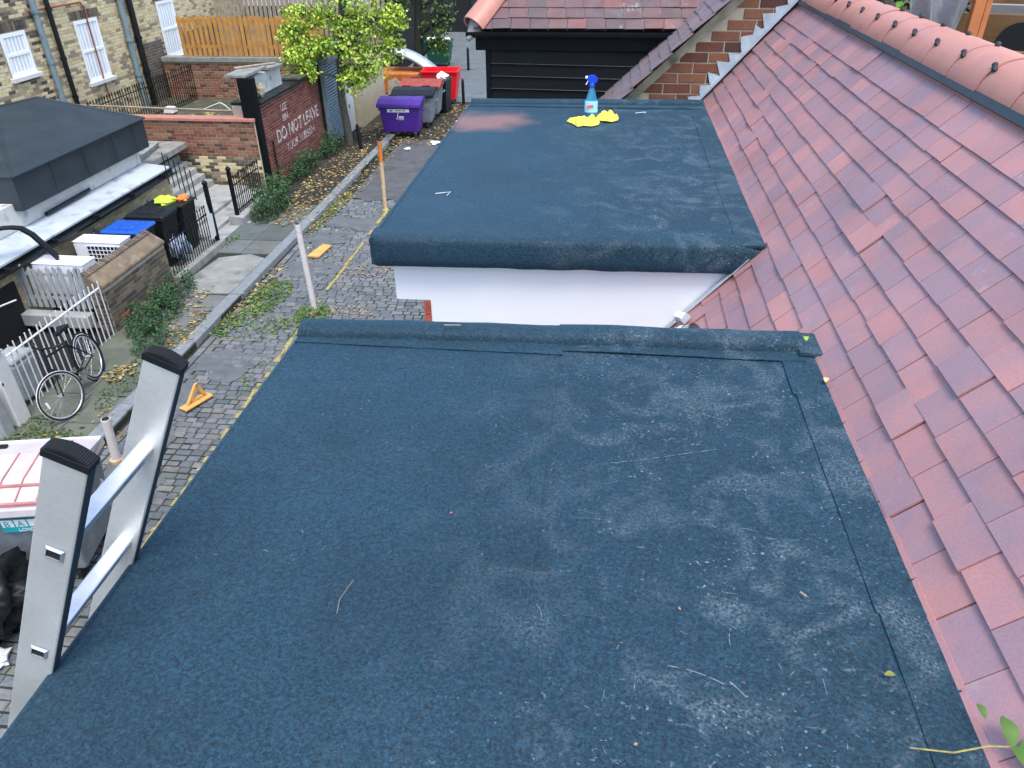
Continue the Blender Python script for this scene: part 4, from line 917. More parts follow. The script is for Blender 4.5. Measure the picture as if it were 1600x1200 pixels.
# --- roller shutter, white door, beige wall
rs = thing('roller_shutter', 'grey roller shutter with square box above beside the lettered shed', 'shutter', (-7.95, 22.2, 0))
MB().bb(-8.22, -7.76, 21.55, 22.85, 2.26, 2.66).build('shutter_box', 'grey_metal', rs, bevel=.012)
for i in range(29): MB().tube([(-7.93, 21.62, .06 + i * .078), (-7.93, 22.78, .06 + i * .078)], .036, 6).build('slat', 'grey_metal', rs)
for yy in (21.57, 22.80): MB().bb(-8.0, -7.87, yy - .03, yy + .03, 0, 2.26).build('guide', 'grey_metal', rs)
MB().bb(-8.5, -8.02, 21.5, 22.9, 0, 2.2).build('jamb', 'dark_void', rs)
wd = thing('white_door', 'white door standing between the roller shutter and the slim tree trunk', 'door', (-7.75, 23.1, 0))
MB().bb(-7.82, -7.77, 22.95, 23.55, .05, 1.55).build('leaf', 'white_paint', wd, bevel=.01); MB().bb(-7.775, -7.755, 23.05, 23.08, .75, .86).build('handle', 'black_paint', wd)
bgw = thing('rendered_wall', 'beige pebbledashed wall behind the purple bin', 'wall', (-7.7, 25, 0))
MB().prism([(-7.62, 23.7, 0), (-7.62, 23.7, 1.75), (-7.62, 24.4, 1.85), (-7.62, 26.3, 1.95), (-7.62, 26.6, 1.7), (-7.62, 26.6, 0)], (-.25, 0, 0)).build('wall', 'beige_render', bgw, bevel=.04)
dk = thing('garage', 'dark garage wall behind the trees at the lane end', 'building', (-9, 33, 0))
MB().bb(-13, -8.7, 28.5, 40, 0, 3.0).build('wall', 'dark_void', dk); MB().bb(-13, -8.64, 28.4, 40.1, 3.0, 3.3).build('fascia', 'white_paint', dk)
MB().bb(-8.69, -8.66, 30.2, 31.2, .1, 2.1).build('door', 'white_paint', dk)
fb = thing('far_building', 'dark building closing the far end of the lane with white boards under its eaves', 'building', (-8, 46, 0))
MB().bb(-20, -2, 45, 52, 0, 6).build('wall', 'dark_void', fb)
for i, z in enumerate((2.1, 2.6, 3.2)): MB().bb(-16, -5, 44.9, 44.97, z, z + .16).build('board', 'white_paint', fb)
for i in range(4): MB().bb(-9.5 + i * 1.9, -8.6 + i * 1.9, 44.92, 44.98, .9, 1.9).build('window', 'glass_dark', fb)
# ================================================================== THINGS IN THE ALLEY
def pole(label, x, y, h, r, m, top=None, lean=(0, 0)):
    t = thing('pole', label, 'pole', (x, y, 0))
    MB().tube([(x, y, 0), (x + lean[0], y + lean[1], h)], r, 12).build('tube', m, t)
    MB().tube([(x, y, .0), (x, y, .05)], r * 1.5, 12).build('socket', 'rusty_yellow', t)
    if top: MB().tube([(x + lean[0] * .72, y + lean[1] * .72, h * .72), (x + lean[0], y + lean[1], h + .004)], r * 1.08, 12).build('band', top, t)
    MB().lathe([(0, h), (r * .8, h + .003), (r * .8, h + .008), (0, h + .008)], (x + lean[0], y + lean[1], 0), 10).build('cap', 'black_plastic', t)
pole('white pole with rusty scars standing in weeds beside the yellow line', -4.80, 11.11, 1.60, .048, 'rusty_white', lean=(-.06, .02))
pole('yellowed pole with orange top standing where the setts meet the tarmac', -4.92, 16.26, 1.58, .045, 'rusty_yellow', 'orange_paint', (.02, 0))
pole('short white stump of pole with rusty foot behind the near ladder', -5.93, 6.88, .66, .055, 'rusty_white', lean=(.05, 0))
def bollard(label, x, y, h, lean=0.):
    tag(MB().tube([(x, y, 0), (x + lean, y, h * .9), (x + lean, y, h)], [.055, .05, .03], 10).build('bollard', 'black_paint'), label, 'bollard', 'thin dark posts by the bins')
bollard('thin dark post standing left of the purple bin', -6.86, 21.0, .78, -.06)
bollard('thin dark post right of the red bin', -5.0, 27.2, .85)
bollard('thin dark post in moss by the green bin', -5.92, 33.7, .9)
# wooden brackets
wb = thing('timber_bracket', 'fallen pale timber bracket with triangular brace lying on the setts', 'bracket', (-5.52, 8.22, .02), R=Matrix.Rotation(-.42, 3, 'Z') @ Matrix.Diagonal((.76, .76, .76)).to_3x3())
MB().box((0, 0, .035), (.20, .62, .03)).build('plate', 'new_timber', wb, local=True, bevel=.004)
for a, b in (((-.02, -.16, .05), (-.02, .10, .36)), ((-.02, .22, .05), (-.02, .08, .37)), ((-.02, -.14, .08), (-.02, .2, .075))): MB().bar(a, b, .07, .055, (1, 0, 0)).build('strut', 'new_timber', wb, local=True, bevel=.003)
tag(MB().prism([(-5.78, 13.45, .022), (-5.53, 13.42, .022), (-5.46, 14.02, .03), (-5.66, 14.05, .03)], (0, 0, .03)).build('timber_plate', 'new_timber'), 'flat pale orange board lying on the setts behind the white pole', 'board')
# --- bicycle
def bicycle():
    lean = math.radians(13); base = Matrix.Translation(V(-6.98, 7.66, .095)) @ Matrix.Rotation(math.radians(104), 4, 'Z') @ Matrix.Rotation(lean * -1, 4, 'X')
    # local: x forward is from front to rear (front wheel at x=0), y left, z up
    t = bpy.data.objects.new('bicycle', None); COL.objects.link(t); t.matrix_basis = base; WM[t.name] = base.copy()
    tag(t, 'black bicycle with pale tyres leaning on the white railing', 'bicycle')
    r = .335
    def wheel(c, ax, name):
        w_ = MB().torus(c, r - .012, .016, ax, 40, 8).build(name, 'rubber', t, local=True)
        MB().torus(c, r - .034, .012, ax, 40, 6).build('rim', 'alu_bright', w_, local=True)
        MB().torus(c, r + .001, .0075, ax, 40, 6).build('tyre_wall', 'white_paint', w_, local=True)
        a = Vector(ax).normalized(); u = a.orthogonal().normalized(); v = a.cross(u); c = Vector(c)
        MB().tube([c - a * .04, c + a * .04], .022, 10).build('hub', 'alu_bright', w_, local=True)
        mb = MB()
        for k in range(20):
            q = 2 * math.pi * k / 20; d = u * math.cos(q) + v * math.sin(q); s_ = 1 if k % 2 else -1
            q2 = q + .5 * (1 if k % 4 < 2 else -1); mb.tube([c + a * .03 * s_ + (u * math.cos(q2) + v * math.sin(q2)) * .02, c + d * (r - .04)], .0022, 4, cap=False)
        mb.build('spokes', 'chrome', w_, local=True)
    fw_ = V(.0, 0, r); steer = math.radians(28); ax = V(math.sin(steer), math.cos(steer), 0)
    wheel(fw_, ax, 'wheel'); rc = V(1.06, 0, r); wheel(rc, V(0, 1, 0), 'wheel')
    head0, head1 = V(.13, 0, .68), V(.19, 0, .84); bb_ = V(.62, 0, .29); seat = V(.80, 0, .76)
    fr = MB(); fr.tube([head1, seat - V(.02, 0, .05)], .016, 8); fr.tube([head0, bb_], .019, 8); fr.tube([bb_, seat], .017, 8)
    for s_ in (-1, 1): fr.tube([bb_ + V(0, s_ * .03, 0), rc + V(0, s_ * .06, 0)], .010, 6); fr.tube([seat - V(.02, 0, .06), rc + V(0, s_ * .06, 0)], .009, 6)
    fr.tube([head0 - V(.01, 0, .02), head1 + V(.01, 0, .03)], .022, 8); fr.build('frame', 'black_paint', t, local=True)
    fk = MB(); side = ax
    for s_ in (-1, 1): fk.tube([head0 + side * .05 * s_, fw_ + side * .05 * s_], .011, 6)
    fk.tube([head0 - side * .06, head0 + side * .06], .014, 6); fk.build('fork', 'black_paint', t, local=True)
    hb = MB(); st = head1 + V(.05, 0, .12); hb.tube([head1, st], .014, 8); fwd = V(-ax.y, ax.x, 0)
    hb.tube([st - side * .29 - fwd * .10, st - side * .2 - fwd * .02, st + fwd * .03, st + side * .2 - fwd * .02, st + side * .29 - fwd * .10], .013, 8); hb.build('handlebar', 'black_paint', t, local=True)
    for s_ in (-1, 1): MB().tube([st + side * .20 * s_ - fwd * .02, st + side * .30 * s_ - fwd * .11], .018, 8).build('grip', 'rubber', t, local=True)
    MB().tube([seat, seat + V(.03, 0, .12)], .013, 8).build('seat_post', 'chrome', t, local=True)
    mb = MB(); sp = seat + V(.04, 0, .13)
    vs = [(-.15, .022), (-.05, .035), (.06, .08), (.12, .075), (.12, -.075), (.06, -.08), (-.05, -.035), (-.15, -.022)]
    mb.prism([sp + V(a, b, 0) for a, b in vs], (0, 0, .045)); mb.build('saddle', 'black_plastic', t, local=True, bevel=.015)
    MB().tube([bb_ + V(0, -.045, 0), bb_ + V(0, -.055, 0)], .09, 20).build('chainring', 'chrome', t, local=True)
    for s_ in (-1, 1):
        e = bb_ + V(.12 * s_, .07 * s_, -.12 * s_); MB().tube([bb_ + V(0, .06 * s_, 0), e], .010, 6).build('crank', 'chrome', t, local=True)
        MB().box(e + V(0, .05 * s_, 0), (.09, .08, .02)).build('pedal', 'black_plastic', t, local=True)
    MB().torus(rc, r + .03, .012, (0, 1, 0), 40, 4).build('mudguard', 'black_paint', t, local=True)
    MB().box(fw_ + V(-.1, 0, .0) + fwd * .22 + V(.1, 0, 0), (.02, .02, .09)).build('reflector', 'white_plastic', t, local=True)
    MB().tube([bb_ + V(.02, .06, 0), V(.80, .16, .02)], .008, 6).build('kickstand', 'chrome', t, local=True)
bicycle()
bkt = thing('plastic_bin', 'pale grey plastic bin behind the white railing', 'bin', (-8.0, 8.1, .09))
MB().box((0, 0, .3), (.34, .40, .6), None, top=(1.15, 1.15)).build('body', 'grey_timber', bkt, local=True, bevel=.05); MB().box((0, 0, .64), (.40, .46, .07), None, top=(.85, .85)).build('lid', 'grey_timber', bkt, local=True, bevel=.03)
# --- four-wheeled bins
def bin4(label, loc, rz, body, lid, w_=1.25, d_=.85, h=1.0, lidh=.14, openlid=False, nolid=False, group=None, ribs=None, name='waste_bin'):
    t = thing(name, label, 'bin', loc, rz, group)
    if nolid:
        mb = MB(); b0, b1 = .80, 1.0; z0, z1 = .18, h + .04
        for sc, flip in ((1., False), (.955, True)):
            P = [V(x * w_ / 2 * q * sc, y * d_ / 2 * q * sc, z) for z, q in ((z0 + (.05 if flip else 0), b0), (z1, b1)) for x, y in ((-1, -1), (1, -1), (1, 1), (-1, 1))]
            F = [(0, 1, 5, 4), (1, 2, 6, 5), (2, 3, 7, 6), (3, 0, 4, 7), (3, 2, 1, 0)]; mb.add(P, [f[::-1] for f in F] if flip else F)
        a = [V(x * w_ / 2, y * d_ / 2, z1) for x, y in ((-1, -1), (1, -1), (1, 1), (-1, 1))]; b = [V(p.x * .955, p.y * .955, z1) for p in a]
        mb.add(a + b, [(i, (i + 1) % 4, 4 + (i + 1) % 4, 4 + i) for i in range(4)]); mb.build('body', body, t, local=True)
        for s_ in (-1, 1):
            MB().box((0, s_ * d_ * .51, z1 - .03), (w_ * 1.04, .05, .07)).build('rim', body, t, local=True, bevel=.012); MB().box((s_ * w_ * .51, 0, z1 - .03), (.05, d_ * 1.04, .07)).build('rim', body, t, local=True, bevel=.012)
    else:
        MB().box((0, 0, .18 + (h - .18) / 2), (w_ * .84, d_ * .80, h - .18), None, top=(1.16, 1.22)).build('body', body, t, local=True, bevel=.03)
        MB().box((0, 0, h - .02), (w_ * 1.03, d_ * 1.03, .07)).build('rim', body, t, local=True, bevel=.015)
        mb = MB(); P = [(-d_ * .55, h + .02), (-d_ * .56, h - .07), (-d_ * .53, h - .08), (-d_ * .50, h + .03), (-d_ * .2, h + lidh * .8), (d_ * .2, h + lidh), (d_ * .5, h + lidh * .7), (d_ * .52, h + .02)]
        mb.prism([(-w_ * .53, a, b) for a, b in P], (w_ * 1.06, 0, 0)); lo = mb.build('lid', lid, t, local=True, bevel=.012)
        for s_ in (-1, 1): MB().box((s_ * w_ * .25, d_ * .36, h + lidh * .93), (w_ * .2, .05, .03)).build('hinge', 'black_plastic', lo, local=True, bevel=.005)
        if ribs:
            for i in range(7): x = -w_ * .46 + i * w_ * .92 / 6; MB().bar((x, -d_ * .46, h + .055), (x, -d_ * .2, h + lidh * .8 + .008), .011, .010).build('lid_rib', ribs, lo, local=True); MB().bar((x, -d_ * .2, h + lidh * .8 + .008), (x, d_ * .2, h + lidh + .006), .011, .010).build('lid_rib', ribs, lo, local=True)
            for yy, zz in ((-d_ * .50, h + .05), (-d_ * .28, h + lidh * .66), (d_ * .48, h + lidh * .74)): MB().bar((-w_ * .53, yy, zz), (w_ * .53, yy, zz), .03, .022).build('lid_rib', ribs if yy < 0 else 'white_paint', lo, local=True)
    for s_ in (-1, 1):
        MB().tube([(s_ * w_ * .53, -d_ * .18, h * .80), (s_ * w_ * .56, -d_ * .14, h * .80), (s_ * w_ * .56, d_ * .14, h * .80), (s_ * w_ * .53, d_ * .18, h * .80)], .018, 8).build('handle', body, t, local=True)
        for r_ in (-1, 1):
            x, y = s_ * w_ * .33, r_ * d_ * .3; wh = MB().tube([(x - .02, y, .08), (x + .02, y, .08)], .08, 14).build('wheel', 'rubber', t, local=True); MB().box((x, y, .15), (.07, .05, .07)).build('castor', 'chrome', wh, local=True)
    return t
G4 = 'four-wheeled bins along the alley'
pb = bin4('purple four-wheeled bin with white label, nearest of the far bins', (-6.10, 22.92, 0), .04, 'purple_plastic', 'purple_plastic', h=.98, group=G4)
P_ = WM[pb.name]; fr_ = lambda x, z: P_ @ V(x, -.85 * (.40 + .085 * (z - .18) / .8) - .012, z)
def panel(parent, x0, x1, z0, z1, m, name, fr, off=0.):
    MB().add([fr(x0, z0) + V(0, -off, 0), fr(x1, z0) + V(0, -off, 0), fr(x1, z1) + V(0, -off, 0), fr(x0, z1) + V(0, -off, 0)], [(0, 1, 2, 3)]).build(name, m, parent)
panel(pb, -.36, .30, .775, .865, 'white_ink', 'label_strip', fr_)
panel(pb, -.28, -.20, .80, .84, 'ink', 'label_mark', fr_, .004); panel(pb, -.12, .06, .81, .832, 'ink', 'label_mark', fr_, .004); panel(pb, .09, .19, .81, .832, 'ink', 'label_mark', fr_, .004)
MB().tube([fr_(-.02, .745), fr_(-.055, .735), fr_(-.06, .69), fr_(-.055, .62), fr_(-.075, .585), fr_(-.105, .59)], .012, 6).build('logo', 'white_ink', pb)
panel(pb, -.02, .12, .62, .66, 'white_ink', 'label_mark', fr_, .002); panel(pb, -.02, .13, .585, .60, 'white_ink', 'label_mark', fr_, .002); panel(pb, -.06, .12, .555, .565, 'white_ink', 'label_mark', fr_, .002)
bin4('grey metal bin with black lid behind the purple bin', (-5.97, 24.10, 0), .03, 'galv_bin', 'black_plastic', h=1.02, group=G4)
bin4('grey metal bin with dull red lid behind the black-lidded bin', (-5.97, 25.25, 0), .03, 'galv_bin', 'red_lid', h=1.05, group=G4)
wheelie2('black wheelie bin with white sack on top beside the red-lidded bin', (-5.52, 26.15, 0), -.1, 'black_plastic', 'black_plastic', w_=.5, h=.98, group='loose wheelie bins')
tag(crumple(MB(), (-5.45, 26.0, 1.14), .2, 17, zs=.7).build('sack', 'white_plastic'), 'white sack on the black wheelie bin in front of the red bin', 'sack')
bin4('bright red open-topped bin at the far end of the row', (-5.80, 27.5, 0), .03, 'red_plastic', 'red_plastic', h=1.08, nolid=True, group=G4)
bin4('dark green bin heaped with rubbish in the distance', (-7.35, 34.7, 0), 0, 'green_plastic', 'green_plastic', h=1.0, nolid=True, group=G4, w_=1.1)
mb = MB()
for i in range(7): crumple(mb, (-7.75 + i * .13, 34.65 + ru(-.2, .2), 1.05 + ru(0, .08)), .15, i * 3)
tag(mb.build('rubbish_heap', 'white_plastic'), 'pale rubbish heaped in the dark green bin', 'rubbish')
nbn = bin4('grey steel bin with faded pink-white lid at the left edge below the ladder', (-5.67, 5.22, 0), .20, 'galv_bin', 'faded_lid', w_=1.30, d_=.95, h=1.12, lidh=.16, group=G4, ribs='lid_rib')
P_ = WM[nbn.name]; frn = lambda x, z: P_ @ V(x, -.95 * (.40 + .088 * (z - .18) / .94) - .014, z)
panel(nbn, -.02, .50, .80, .98, 'sign_teal', 'sign', frn)
for i in range(3): panel(nbn, .0 + i * .125, .11 + i * .125, .875, .97, 'white_ink', 'sign_tile', frn, .004)
Un = (P_.to_3x3() @ V(1, 0, 0)); o1 = frn(.02, .885) + V(0, -.010, 0); text_part('B', .10, 'sign_teal', nbn, o1, Un, V(0, 0, 1), depth=.001); text_part('A', .10, 'sign_teal', nbn, o1 + Un * .125, Un, V(0, 0, 1), depth=.001)
text_part('LONDON', .055, 'white_ink', nbn, frn(.13, .815) + V(0, -.006, 0), Un, V(0, 0, 1), depth=.001)
tag(crumple(MB(), (-5.62, 4.25, .38), .42, 5, 44, 28, .95, True).build('rubbish_sack', 'black_plastic'), 'black rubbish sack at the left edge below the steel bin', 'sack')
tag(crumple(MB(), (-5.35, 3.9, .05), .14, 9, 10, 6, .5).build('paper_scrap', 'white_plastic'), 'crumpled white paper on the ground beside the ladder foot', 'litter')
sk = thing('skip', 'orange tapered skip behind the bins, partly hidden by leaves', 'skip', (-7.6, 29.4, 0))
MB().box((-7.75, 29.4, .38), (1.3, 1.3, .72), None, top=(1.25, 1.1)).build('body', 'orange_paint', sk, bevel=.03)
mb = MB(); vs = []; n = 14
for j in (0, 1):
    for i in range(n + 1):
        t = i / n; vs.append((-8.0 + 1.85 * t, 28.95 + j * .95, 1.48 - .95 * t ** 1.3 + .12 * math.sin(t * 3)))
mb.add(vs, [(i, i + 1, n + 2 + i, n + 1 + i) for i in range(n)], sm=True); lo = mb.build('mattress', 'pale_blue_sheet'); sm = lo.modifiers.new('solid', 'SOLIDIFY'); sm.thickness = .12
tag(lo, 'pale blue-white mattress slumped over the orange skip behind the dark trunk', 'mattress')
tag(MB().prism([(-7.45, 26.3, 0), (-6.95, 26.2, 0), (-6.95, 26.35, .85), (-7.2, 26.45, 1.0), (-7.45, 26.45, .9)], (0, .05, 0)).build('cardboard', 'old_timber'), 'brown board leaning behind the purple bin', 'board')
# --- ladder
lad = thing('ladder', 'aluminium ladder with black end caps leaning on the felt roof edge', 'ladder', (-2.9, 1.06, 0))
top_n, bot = V(-.862, 0, 5.125), V(-1.205, 0, 4.41); ld = (top_n - bot).normalized(); foot = bot - ld * (4.41 / ld.z); dep = V(ld.z, 0, -ld.x)
for yy in (.90, 1.215):
    a = foot + V(0, yy, 0); b = top_n + V(0, yy, 0)
    st = MB().bar(a, b, .026, .078, dep).build('stile', 'alu', lad, bevel=.004)
    cp = MB(); u = V(0, 1, 0)
    cp.bar(b + ld * .0, b + ld * .017, .032, .083, dep); n_ = 8
    prof = [(-.040 + .08 * i / n_, .017 + .010 * math.sin(math.pi * i / n_)) for i in range(n_ + 1)]
    cp.prism([b + dep * x + ld * h - u * .0155 for x, h in [(-.04, .015)] + prof + [(.04, .015)]], u * .031); c_ = cp.build('end_cap', 'black_plastic', st, bevel=.002)
    for i in range(19): x = -.035 + i * .0039; MB().bar(b + ld * (.0285 + .0095 * math.sin(math.pi * (x + .04) / .08) - .011) + dep * x - u * .014, b + ld * (.0285 + .0095 * math.sin(math.pi * (x + .04) / .08) - .011) + dep * x + u * .014, .0022, .003, ld).build('cap_ridge', 'rubber', c_)
    MB().bar(a + dep * .0392 + ld * .02, b + dep * .0392 - ld * .004, .022, .001, dep).build('stile_shade_strip', 'lead_roof', st)  # thin dark strip stands in for shade on the roof-facing edge
    for x in (-.022, .022): MB().lathe([(.0065, -.003), (.0055, .002), (0, .0035)], (0, 0, 0), 10).build('rivet', 'alu_bright', st)
    for x, o in zip((-.022, .024), [q for q in st.children if q.name.startswith('rivet')]):
        q = b - ld * .05 + dep * x - u * .0135 - ld * (.018 if x > 0 else 0); o.matrix_basis = WM[st.name].inverted() @ (Matrix.Translation(q) @ Matrix.Rotation(math.radians(90), 4, 'X'))
k = 0
s_ = .235
Lt = (top_n - foot).length
while s_ < Lt - .1:
    c = top_n - ld * s_ + dep * .006
    R_ = Matrix((V(0, 1, 0), dep, ld)).transposed()
    MB().box(c + V(0, 1.0575, 0), (.305, .034, .026), R_).build('rung', 'alu_bright', lad, bevel=.004)
    for yy, sg in ((.90, -1),):
        q = c + V(0, yy - .0145, 0); rr = MB(); P = [(-.018, -.016), (.018, -.016), (.018, .016), (-.018, .016)]; I = [(-.013, -.011), (.013, -.011), (.013, .011), (-.013, .011)]
        rr.add([q + dep * x + ld * z for x, z in P] + [q + dep * x + ld * z + V(0, -.004, 0) for x, z in I] + [q + dep * x + ld * z + V(0, .001, 0) for x, z in I], [(i, (i + 1) % 4, 4 + (i + 1) % 4, 4 + i) for i in range(4)] + [(4 + i, 4 + (i + 1) % 4, 8 + (i + 1) % 4, 8 + i) for i in range(4)])
        rr.build('rung_collar', 'alu_bright', lad)
        MB().box(q + V(0, -.0005, 0), (.026, .002, .022), Matrix((dep, V(0, 1, 0), ld)).transposed()).build('rung_hole', 'dark_void', lad)
    s_ += .326; k += 1
# --- things on the second roof
bt = thing('spray_bottle', 'blue spray bottle with bright blue trigger standing on the far felt roof', 'bottle', (-.115, 5.86, RZ + .008))
MB().lathe([(.036, 0), (.040, .01), (.041, .09), (.036, .13), (.022, .185), (.015, .21), (.014, .225)], (0, 0, 0), 20, sx=1.15, sy=.75).build('body', 'bottle_blue', bt, local=True)
MB().lathe([(.0415, .045), (.0420, .05), (.0420, .11), (.039, .125)], (0, 0, 0), 20, sx=1.16, sy=.77).build('label', 'bottle_label', bt, local=True)
MB().box((-.008, -.0335, .088), (.05, .003, .022), Matrix.Rotation(-.18, 3, 'Y')).build('label_mark', 'label_red', bt, local=True)
MB().lathe([(.018, .22), (.019, .245), (.013, .25)], (0, 0, 0), 14).build('collar', 'trigger_blue', bt, local=True)
MB().prism([(-.035, -.013, .272), (-.030, -.013, .298), (.012, -.013, .303), (.036, -.013, .285), (.040, -.013, .262), (.016, -.013, .245), (-.012, -.013, .247)], (0, .026, 0)).build('trigger_head', 'trigger_blue', bt, local=True, bevel=.004)
MB().tube([(-.034, 0, .285), (-.050, 0, .286)], .010, 10).build('nozzle', 'white_plastic', bt, local=True)
MB().bar((-.026, 0, .272), (-.044, 0, .235), .014, .008).build('trigger', 'white_plastic', bt, local=True, bevel=.002)
def cloth(label, c, outline, seed, hgt):
    n = 22; vs = [Vector(c) + V(0, 0, hgt * .8)]; fs = []; rings = 6; m_ = 22
    for j in range(1, rings + 1):
        t = j / rings
        for k in range(m_):
            a = 2 * math.pi * k / m_; q = k / m_ * len(outline); i0 = int(q) % len(outline); i1 = (i0 + 1) % len(outline); o = Vector(outline[i0]).lerp(Vector(outline[i1]), q - int(q))
            x, y = c[0] + o.x * t * .66, c[1] + o.y * t * .8
            h = hgt * (1 - t ** 4) * (.25 + 2.0 * abs(mnoise.noise(V(x * 15 + seed, y * 15, seed)))) + .03 * abs(mnoise.noise(V(x * 30, y * 30, seed))) * (1 - .7 * t)
            vs.append(V(x, y, c[2] + .004 + h))
    fs = [(0, 1 + k, 1 + (k + 1) % m_) for k in range(m_)]
    for j in range(rings - 1):
        for k in range(m_): a = 1 + j * m_; fs.append((a + k, a + m_ + k, a + m_ + (k + 1) % m_, a + (k + 1) % m_))
    o = MB().add(vs, fs, sm=False).build('cleaning_cloth', 'yellow_cloth'); s_ = o.modifiers.new('solid', 'SOLIDIFY'); s_.thickness = .004
    tag(o, label, 'cloth', 'yellow cloths on the far roof')
cloth('crumpled yellow cloth in front of the spray bottle', (-.155, 5.70, RZ + .008), [(.17, .03), (.12, .11), (.03, .13), (-.06, .08), (-.15, .10), (-.20, .02), (-.13, -.05), (-.07, -.16), (0, -.12), (.08, -.15), (.16, -.08)], 3, .045)
cloth('folded yellow cloth to the right of the spray bottle', (-.01, 5.82, RZ + .008), [(.16, .02), (.15, .10), (.05, .10), (-.02, .17), (-.09, .07), (-.11, -.06), (-.03, -.09), (.08, -.11), (.14, -.07)], 9, .05)
for i, (x, y, a, b, lab) in enumerate(((-.92, 4.02, .5, 0, 'bent piece of grey wire on the left corner of the far roof'), (.22, 6.02, .15, 1, 'tiny white scrap right of the yellow cloths on the far roof'))):
    P = [(x, y, RZ + .012), (x + .05, y + .01, RZ + .016), (x + .08, y + .03, RZ + .015), (x + .07, y - .03 * (1 - b), RZ + .014)]
    tag(MB().tube(P, .0022, 6).build('wire_scrap', 'white_plastic' if b else 'grey_sheet'), lab, 'scrap')
tag(MB().tube([(-.545, 1.10, RZ + .013), (-.55, 1.14, RZ + .016), (-.537, 1.20, RZ + .014)], .0008, 5).build('twig', 'old_timber'), 'thin dry twig lying on the near felt roof', 'twig')
tag(MB().tube([(-.55, 2.40, RZ + .062), (-.49, 2.405, RZ + .062)], .0022, 5).build('twig', 'old_timber'), 'pale splinter on the felt upstand of the near roof', 'twig')
for i, (x, y, lab) in enumerate(((-.35, 1.46, 'pink pebble left of the seam on the near felt roof'), (.225, 1.20, 'pink pebble right of the seam on the near felt roof'), (.12, .86, 'tiny pink chip near the bottom of the near felt roof'))):
    tag(crumple(MB(), (x, y, RZ + .011), .0034, i, 8, 5, .7).build('pebble', 'terracotta'), lab, 'pebble', 'chips on the near roof')
def leafm(mb, c, d, s_, col, up=V(0, 0, 1), curl=.2):
    c, d = Vector(c), Vector(d).normalized(); x = d.cross(up).normalized(); n = x.cross(d); L_ = []; R_ = []; M_ = []
    for i in range(6):
        t = i / 5; wd_ = .30 * math.sin(math.pi * min(1, t * .92 + .06)) ** .8; p = c + d * s_ * t + n * s_ * curl * math.sin(math.pi * t)
        M_.append(p); L_.append(p + x * wd_ * s_ + n * .06 * s_); R_.append(p - x * wd_ * s_ + n * .06 * s_)
    mb.add(M_ + L_ + R_, [(i, i + 1, 7 + i, 6 + i) for i in range(5)] + [(i + 1, i, 12 + i, 13 + i) for i in range(5)], col, True)
tag((lambda m_: (leafm(m_, (.63, 1.065, RZ + .016), (1, .1, 0), .022, (.20, .21, .05)), m_)[1])(MB()).build('fallen_leaf', 'leaf'), 'narrow yellow-green leaf lying on the near roof strip', 'leaf')
tag((lambda m_: (leafm(m_, (.765, 2.20, RZ + .022), (.3, 1, 0), .03, (.55, .45, .2)), m_)[1])(MB()).build('fallen_leaf', 'leaf'), 'small tan leaf on the felt beside the tiles', 'leaf')
tag((lambda m_: (leafm(m_, (.745, 2.43, RZ + .05), (.1, 1, 0), .03, (.28, .42, .06)), m_)[1])(MB()).build('fallen_leaf', 'leaf'), 'small green leaf on the felt corner piece', 'leaf')
tag(MB().box((.51, 1.27, RZ + .014), (.018, .005, .004), Matrix.Rotation(-.8, 3, 'Z')).build('wood_chip', 'old_timber', bevel=.001), 'small brown wood chip beside the right-hand felt strip', 'chip')
sp = thing('plant_sprig', 'green leafy sprig with yellow stem at the bottom right corner of the roof', 'sprig', (.66, .90, RZ + .015))
MB().tube([(.63, .905, RZ + .017), (.70, .895, RZ + .03), (.76, .905, RZ + .045), (.80, .905, RZ + .05), (.82, .89, RZ + .045)], [.0016, .002, .002, .0018, .001], 6).build('stem', 'yellow_line', sp)
mb = MB()
for c, d, s2 in (((.80, .905, RZ + .052), (-.1, 1, .3), .075), ((.80, .905, RZ + .05), (.4, -1, -.2), .08), ((.81, .90, RZ + .05), (1, .1, .3), .06), ((.775, .96, RZ + .05), (-.3, 1, .2), .04)): leafm(mb, c, d, s2 * .7, (.075, .15, .028))
mb.build('leaves', 'leaf', sp)
# ================================================================== BEHIND THE RIDGE
tf2 = thing('pergola', 'brown timber pergola with dark opening behind the ridge at the right edge', 'pergola', (2.4, 5.6, 0))
MB().bar((2.05, 5.75, 5.03), (3.4, 4.95, 5.02), .08, .12).build('beam', 'brown_timber', tf2)
MB().bar((2.2, 6.1, 5.36), (3.8, 5.6, 5.36), .08, .10).build('beam', 'brown_timber', tf2)
MB().box((2.95, 5.75, 4.6), (1.6, .05, 1.3), Matrix.Rotation(-.4, 3, 'Z')).build('panel', 'brown_timber', tf2)
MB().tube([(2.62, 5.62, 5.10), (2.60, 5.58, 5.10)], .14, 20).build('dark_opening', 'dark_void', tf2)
for x in (2.25, 3.4): MB().bb(x - .05, x + .05, 5.55, 5.65, 0, 5.1).build('leg', 'brown_timber', tf2)
po = thing('timber_post', 'orange-stained timber post rising behind the ridge beside the plastic sheeting', 'post', (2.3, 5.6, 0))
MB().bb(2.235, 2.30, 5.50, 5.56, 0, 6.3).build('post', 'orange_timber', po, bevel=.004); MB().bb(2.31, 2.345, 5.52, 5.57, 0, 6.3).build('post_strip', 'orange_timber', po, bevel=.004)
mb = MB(); vs = []; nx, nz = 26, 26
